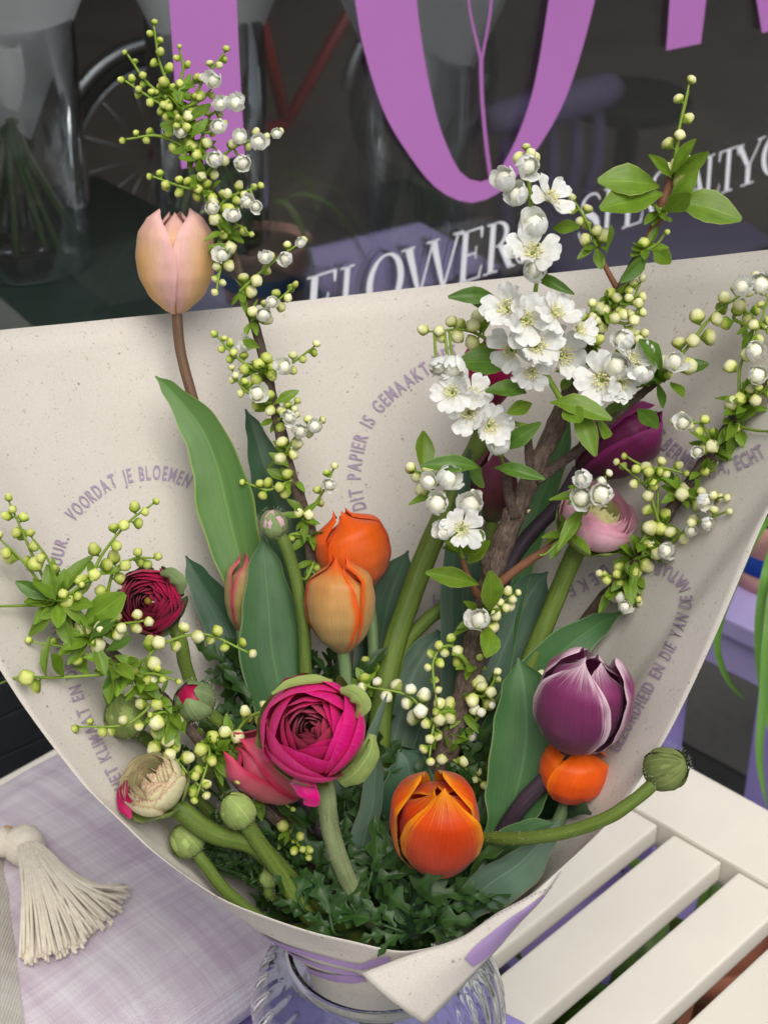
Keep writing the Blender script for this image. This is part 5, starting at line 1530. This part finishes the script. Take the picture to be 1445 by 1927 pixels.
S([(318, 1335), (308, 1395), (345, 1445), (385, 1490)], 15, 30, 'bud_cream', mix='bud_green', leaves=7, ll=54); S([(436, 1392), (468, 1350), (510, 1335)], 7, 27, 'bud_cream', leaves=6, ll=44); S([(545, 1560), (562, 1590), (578, 1608)], 7, 23, leaves=2)
S([(330, 1350), (310, 1340), (290, 1345)], 2, 20, leaves=8, ll=54); S([(400, 1420), (430, 1440), (445, 1465)], 3, 22, leaves=8, ll=48); S([(380, 1395), (395, 1420), (370, 1500)], 8, 28, leaves=3); S([(260, 1270), (290, 1268), (330, 1280)], 5, 22, leaves=7, ll=50)
S([(230, 1250), (250, 1290), (235, 1310)], 1, 18, leaves=6, ll=60); S([(480, 1490), (520, 1500), (545, 1520)], 3, 18, leaves=5)
for b, tp in (((105, 1135), (140, 1045)), ((105, 1140), (60, 1195)), ((110, 1150), (130, 1215)), ((150, 1180), (240, 1115)), ((165, 1195), (115, 1185)), ((180, 1210), (200, 1270)), ((170, 1200), (215, 1165)), ((200, 1225), (245, 1200)), ((210, 1240), (160, 1235)), ((100, 1130), (30, 1095)), ((105, 1132), (85, 1070)), ((190, 1215), (185, 1130)), ((215, 1250), (208, 1325)), ((110, 1140), (75, 1165))):
    Bb.leaf(b, tp, 1.15, 'xleaf' if rnd() < .6 else 'xleaf2')

Cc = Branch('thick grey brown branch with open white blossom clusters', [
    ([(832, 1440, .965), (868, 1335, .963), (888, 1235, .96), (905, 1165, .958), (926, 1080, .956), (955, 1000, .955), (990, 918, .953), (1030, 835, .95), (1062, 762, .947)], 26, 17, 'bark', True),
    ([(1062, 762, .947), (1085, 705, .947), (1112, 648, .946), (1160, 560, .943), (1208, 475, .94)], 15, 11, 'bark', False),
    ([(1208, 475, .94), (1232, 425, .939), (1250, 370, .938), (1266, 320, .937)], 10.5, 7, 'twig', False),
    ([(1266, 320, .937), (1272, 280, .936), (1280, 230, .935), (1294, 170, .934)], 5.5, 3, 'shoot', False),
    ([(922, 1110, .952), (912, 1050, .95), (905, 1000, .947), (893, 940, .945)], 10, 7, 'bark', False),
    ([(970, 975, .95), (958, 930, .95), (952, 890, .95)], 12, 8, 'bark', False),
    ([(998, 900, .948), (995, 850, .946), (992, 800, .944)], 9, 7, 'bark', False),
    ([(1008, 905, .95), (1060, 868, .948), (1105, 832, .945), (1150, 790, .942), (1205, 742, .94), (1240, 716, .938)], 10, 7, 'bark', False),
    ([(930, 1105, .95), (985, 1062, .945), (1050, 1018, .938), (1088, 968, .93), (1108, 935, .925)], 9, 6, 'twig', False),
    ([(1162, 545, .943), (1140, 505, .94), (1118, 455, .938)], 6, 4, 'twig', False),
    ([(905, 1130, .955), (880, 1085, .948), (868, 1045, .945)], 7, 5, 'twig', False),
    ([(885, 1260, .955), (868, 1235, .95), (850, 1230, .948)], 5, 4, 'shoot', False)])
S = Cc.spike
S([(1268, 318), (1276, 250), (1296, 158)], 9, 31, 'bud_cream', lead=.05, leaves=0, mat='xleaf'); S([(1120, 460), (1105, 420), (1080, 378)], 8, 26, 'bud_cream', leaves=3); S([(1160, 560), (1175, 540), (1182, 528)], 3, 22, leaves=5)
S([(1150, 578), (1185, 570), (1205, 530)], 9, 27, 'bud_cream', lead=.2, leaves=3); S([(1140, 600), (1182, 608), (1200, 580)], 9, 28, 'bud_cream', lead=.15, leaves=2); S([(1110, 648), (1110, 615), (1112, 580)], 9, 27, 'bud_green', mix='bud_cream', lead=.2, leaves=2)
S([(935, 650), (880, 622), (808, 624)], 9, 32, 'bud_cream', lead=.25, leaves=2); S([(1080, 700), (1180, 660), (1205, 632)], 6, 30, 'bud_cream', lead=.6, leaves=2)
S([(895, 940), (892, 934), (890, 928)], 4, 18, 'bud_white', lead=0, leaves=0); S([(870, 1045), (850, 985), (800, 900), (778, 885)], 5, 30, 'bud_cream', lead=.7, leaves=4, ll=70)
S([(1000, 420), (995, 350), (990, 285)], 5, 30, 'bud_cream', lead=.78, leaves=0, d0=.93, rstalk=5); S([(1060, 760), (1000, 640), (1010, 520), (1000, 420)], 2, 20, 'bud_cream', lead=.5, leaves=0, d0=.935, rstalk=6)
S([(905, 1165), (930, 1160), (940, 1140)], 8, 30, 'bud_cream', lead=.1, leaves=4, ll=54); S([(910, 1150), (950, 1130), (968, 1118)], 6, 24, 'bud_cream', lead=.4, leaves=1); S([(888, 1250), (845, 1215), (815, 1245), (822, 1330)], 12, 24, 'bud_green', mix='bud_cream', lead=.25, leaves=4)
S([(868, 1340), (830, 1340), (815, 1370), (808, 1425)], 10, 27, 'bud_cream', lead=.3, leaves=6, ll=46); S([(880, 1300), (910, 1310), (935, 1270)], 7, 29, 'bud_cream', lead=.4, leaves=5); S([(870, 1380), (905, 1345), (920, 1330)], 4, 25, 'bud_white', lead=.4, leaves=4)
S([(840, 1420), (880, 1450), (905, 1470)], 7, 25, 'bud_cream', lead=.3, leaves=3); S([(850, 1400), (800, 1350), (770, 1310), (692, 1292)], 9, 32, 'bud_white', mix='bud_cream', lead=.5, leaves=4)
S([(1240, 716), (1292, 655), (1342, 592), (1400, 550), (1448, 512)], 17, 33, 'bud_cream', lead=.22, leaves=4, ll=60, mat='xleaf2'); S([(1108, 935), (1128, 915), (1140, 895)], 6, 26, 'bud_white', lead=.1, leaves=4, ll=50)
S([(1060, 1010), (1030, 1040), (1015, 1045)], 0, 20, leaves=6, ll=46); S([(1215, 470), (1235, 460), (1250, 440)], 2, 22, leaves=7, ll=44); S([(1245, 400), (1225, 380), (1215, 360)], 1, 20, leaves=6, ll=44); S([(700, 1250), (690, 1262), (680, 1270)], 6, 22, lead=0, leaves=2, d0=.985)
S([(1020, 1290), (1030, 1280), (1038, 1270)], 2, 22, 'bud_cream', lead=0, leaves=1, d0=.965)
for x, y, r, fc in ((1036, 372, 46, (.5, .35, .75)), (1002, 474, 54, (-.05, .3, 1)), (990, 600, 50, (0, .25, 1)), (952, 578, 48, (-.45, .2, .8)), (1008, 650, 54, (.05, .1, 1)), (1046, 588, 46, (.4, .4, .8)), (1060, 668, 56, (.45, -.1, .8)), (960, 660, 46, (-.4, -.25, .8)), (1090, 620, 40, (.6, .3, .6)),
                    (1132, 716, 54, (-.15, -.1, 1)), (1190, 676, 42, (.5, .3, .7)), (882, 776, 48, (-.1, .05, 1)), (850, 738, 40, (-.35, .15, .9)), (890, 742, 38, (.1, .3, .9)), (922, 802, 44, (.35, -.2, .9)), (868, 996, 44, (0, .05, 1)), (1000, 700, 40, (-.1, -.6, .6)), (1170, 720, 40, (.4, -.3, .8))):
    Cc.flower(x, y, r, fc, False, .022)
for x, y, r in ((948, 338, 34), (992, 312, 32), (972, 368, 30), (1006, 422, 36), (1006, 508, 34), (1172, 640, 32), (1205, 702, 32), (850, 692, 38), (938, 838, 30), (825, 690, 28), (822, 948, 32), (884, 950, 34), (842, 900, 32), (806, 906, 24), (1094, 936, 30), (1132, 930, 32), (1096, 902, 26), (902, 1166, 30), (1268, 680, 28), (1432, 536, 32), (1395, 540, 26), (835, 1000, 24), (1160, 690, 34)):
    Cc.flower(x, y, r, None, True, .022)
for b, tp, w in (((1246, 366), (1134, 384), 1.15), ((1240, 352), (1150, 322), 1.2), ((1262, 378), (1386, 388), 1.15), ((1255, 385), (1310, 335), .9), ((1262, 330), (1302, 262), .8), ((1268, 330), (1330, 290), .9), ((1262, 335), (1228, 292), .7), ((1250, 400), (1300, 360), 1.), ((1228, 470), (1265, 500), .8), ((1215, 480), (1190, 520), .7),
                 ((960, 690), (884, 664), 1.25), ((930, 560), (878, 548), 1.1), ((935, 590), (905, 555), 1.2), ((1035, 758), (1128, 756), 1.2), ((1085, 770), (1112, 826), 1.3), ((990, 740), (948, 715), 1.3), ((1000, 760), (960, 775), .9), ((930, 880), (998, 882), .9), ((905, 880), (882, 905), 1.5), ((900, 880), (828, 860), 1.), ((945, 845), (992, 812), 1.2), ((1200, 770), (1235, 800), 1.1), ((1150, 780), (1165, 745), 1.3),
                 ((1000, 520), (1055, 530), .8), ((1040, 430), (1085, 425), .9), ((1140, 480), (1142, 420), .7), ((900, 1100), (808, 1076), .8), ((920, 1150), (935, 1095), 1.2), ((920, 1180), (928, 1220), 1.4), ((880, 1060), (915, 1020), 1.), ((870, 1040), (915, 1000), 1.1), ((865, 1040), (850, 1000), 1.), ((1130, 790), (1140, 820), 1.3), ((1060, 760), (1095, 800), 1.), ((1260, 720), (1285, 740), .9), ((1245, 700), (1230, 640), 1.2), ((1100, 955), (1060, 1000), .8), ((1050, 1015), (1100, 985), .9)):
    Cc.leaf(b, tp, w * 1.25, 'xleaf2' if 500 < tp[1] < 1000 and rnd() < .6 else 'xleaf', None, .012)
Cc.cut_end(994, 962, 7); Cc.cut_end(930, 1046, 4)

Dd = Branch('straight brown budding branch along the right side of the paper', [([(1090, 1182, .985), (1150, 1112, .98), (1180, 1072, .975), (1222, 1010, .965), (1262, 958, .955), (1312, 885, .945), (1372, 798, .93), (1402, 752, .925), (1460, 690, .915)], 11, 10, 'bark', True)])
S = Dd.spike
S([(1165, 1110), (1178, 1138), (1198, 1132)], 8, 24, 'bud_white', mix='bud_green', leaves=4, ll=46); S([(1182, 1078), (1158, 1085), (1132, 1082)], 7, 25, 'bud_cream', mix='bud_green', leaves=7, ll=54); S([(1196, 1050), (1250, 1030), (1300, 990), (1368, 962)], 11, 25, 'bud_cream', leaves=6, ll=48)
S([(1278, 930), (1325, 940), (1362, 935)], 8, 26, 'bud_cream', leaves=7, ll=48); S([(1240, 985), (1215, 918), (1165, 872)], 9, 26, 'bud_cream', mix='bud_green', leaves=4); S([(1236, 990), (1232, 900), (1180, 860)], 3, 24, leaves=4)
S([(1215, 905), (1235, 880), (1285, 890)], 8, 24, 'bud_green', mix='bud_cream', leaves=1); S([(1340, 845), (1320, 800), (1272, 792)], 9, 27, 'bud_cream', mix='bud_green', leaves=8, ll=54); S([(1392, 768), (1392, 690), (1425, 620), (1445, 560)], 9, 28, 'bud_cream', leaves=6, ll=50)
S([(1400, 756), (1420, 745), (1445, 728)], 9, 26, 'bud_cream', mix='bud_green', leaves=5); S([(1380, 600), (1400, 585), (1440, 620)], 9, 26, 'bud_green', mix='bud_cream', leaves=1, d0=.93); S([(1385, 800), (1420, 810), (1460, 812)], 1, 20, leaves=9, ll=52)
S([(1320, 890), (1340, 885), (1350, 870)], 1, 18, leaves=5, ll=40); S([(1215, 1020), (1235, 1030), (1225, 1050)], 1, 18, leaves=6, ll=40)
for x, y, r in ((1284, 796, 24), (1312, 850, 18), (1325, 942, 26), (1252, 1036, 24), (1345, 595, 0), (1420, 660, 30), (1425, 706, 30), (1175, 1142, 20), (1330, 985, 20), (1300, 1000, 18)):
    if r: Dd.flower(x, y, r * .9, None, True, .010)

# ---- dark ranunculus foliage at the foot of the bouquet
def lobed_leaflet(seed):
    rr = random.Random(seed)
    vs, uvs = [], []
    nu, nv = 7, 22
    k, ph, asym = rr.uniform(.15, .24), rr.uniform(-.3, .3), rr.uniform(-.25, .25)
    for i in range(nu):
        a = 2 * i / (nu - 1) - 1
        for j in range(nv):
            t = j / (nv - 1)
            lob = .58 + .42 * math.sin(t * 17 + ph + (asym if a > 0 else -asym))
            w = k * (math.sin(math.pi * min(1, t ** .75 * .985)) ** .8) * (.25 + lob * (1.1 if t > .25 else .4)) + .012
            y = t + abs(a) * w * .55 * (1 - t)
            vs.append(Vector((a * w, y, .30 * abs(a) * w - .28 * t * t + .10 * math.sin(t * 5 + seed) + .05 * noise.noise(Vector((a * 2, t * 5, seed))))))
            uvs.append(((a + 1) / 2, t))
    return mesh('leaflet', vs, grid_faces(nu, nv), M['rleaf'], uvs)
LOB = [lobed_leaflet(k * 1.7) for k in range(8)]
SPOTS = [((o['label'], pix(o.matrix_basis.translation))) for o in COL.objects if o.parent is None and o.get('category') in ('tulip', 'ranunculus', 'flower bud')]
def sprig(px, py, d, size, ang_, n=5):
    size *= ru(.75, 1.05)
    near_ = min(SPOTS, key=lambda q: (q[1][0] - px) ** 2 + (q[1][1] - py) ** 2)[0]
    words = near_.split()
    for w_ in ('with', 'on', 'beside', 'behind', 'leaning', 'low', 'half', 'mostly', 'hanging', 'tucked', 'flamed', 'above', 'split', 'between', 'by', 'mostly', 'below'):
        if w_ in words: words = words[:words.index(w_)]
    words = [{'tulip': 'tulip'}.get(w_, w_) for w_ in words]
    c = B(px, py, d, .028)
    dirv = (RT * math.sin(ang_) + UP * math.cos(ang_) + TOCAM * ru(.1, .7)).normalized()
    L = size * d / F
    root = Vector((VX, VY, RIMZ + .02)).lerp(c, .5) - dirv * L * .3
    t = thing('foliage_sprig', root, ('dark green lobed leaf sprig against the front paper rim near the ' if py > 1690 else 'dark green lobed leaf sprig deep behind the ' if d > .968 else 'dark green lobed leaf sprig beside the ') + ' '.join(words), 'foliage', 'ranunculus foliage in the wrap')
    path = catmull([root, c - dirv * L * .5, c], 6)
    tube('stalk', path, .0009, M['rleaf'], t, 6)
    for k in range(n):
        f = (k // 2) / max(1, (n - 1) / 2)
        p = path[-1] - dirv * L * .55 * f
        sgn = 0 if k == 0 else (1 if k % 2 else -1)
        side = dirv.cross(TOCAM).normalized()
        y = (dirv + side * sgn * ru(.7, 1.2) + TOCAM * ru(-.2, .5)).normalized()
        z = (TOCAM + UP * .7 + RT * ru(-.7, .7)); z = (z - y * z.dot(y)).normalized()
        x = y.cross(z)
        l_ = L * (1 if k == 0 else ru(.6, .95))
        m = Matrix.Identity(4)
        for q in range(3): m[q][0], m[q][1], m[q][2] = x[q] * l_, y[q] * l_, z[q] * l_
        m.translation = p
        obj('leaflet', random.choice(LOB), t, m)
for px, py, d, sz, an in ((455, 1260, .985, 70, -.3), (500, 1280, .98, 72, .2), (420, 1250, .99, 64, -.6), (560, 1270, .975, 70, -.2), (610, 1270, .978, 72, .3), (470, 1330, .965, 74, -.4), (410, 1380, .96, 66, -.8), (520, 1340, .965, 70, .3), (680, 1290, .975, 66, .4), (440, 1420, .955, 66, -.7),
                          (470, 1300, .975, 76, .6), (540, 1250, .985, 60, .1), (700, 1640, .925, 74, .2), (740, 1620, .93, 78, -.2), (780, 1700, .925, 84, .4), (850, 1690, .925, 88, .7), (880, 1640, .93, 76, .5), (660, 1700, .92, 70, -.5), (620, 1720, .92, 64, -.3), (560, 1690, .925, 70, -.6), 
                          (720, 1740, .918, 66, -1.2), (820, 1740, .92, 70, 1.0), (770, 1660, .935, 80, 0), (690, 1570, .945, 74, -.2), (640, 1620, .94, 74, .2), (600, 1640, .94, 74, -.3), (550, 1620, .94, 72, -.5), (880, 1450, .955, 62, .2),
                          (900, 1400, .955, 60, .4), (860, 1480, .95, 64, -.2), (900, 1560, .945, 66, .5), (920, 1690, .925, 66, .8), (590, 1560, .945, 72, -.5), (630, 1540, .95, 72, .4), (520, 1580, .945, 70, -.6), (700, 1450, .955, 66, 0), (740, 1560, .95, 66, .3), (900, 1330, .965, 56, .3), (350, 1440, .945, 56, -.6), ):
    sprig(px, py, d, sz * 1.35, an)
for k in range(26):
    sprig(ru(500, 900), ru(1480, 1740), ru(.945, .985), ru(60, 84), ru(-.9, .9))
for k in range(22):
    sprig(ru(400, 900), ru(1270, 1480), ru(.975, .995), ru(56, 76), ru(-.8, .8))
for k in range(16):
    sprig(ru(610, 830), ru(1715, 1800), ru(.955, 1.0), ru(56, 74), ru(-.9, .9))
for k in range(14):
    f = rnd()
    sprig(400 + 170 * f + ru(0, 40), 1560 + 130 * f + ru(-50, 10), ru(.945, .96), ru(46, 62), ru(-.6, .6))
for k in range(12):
    f = rnd()
    sprig(352 + 170 * f + ru(0, 30), 1592 + 118 * f + ru(-40, 0), ru(.93, .945), ru(38, 52), ru(-.3, .8))
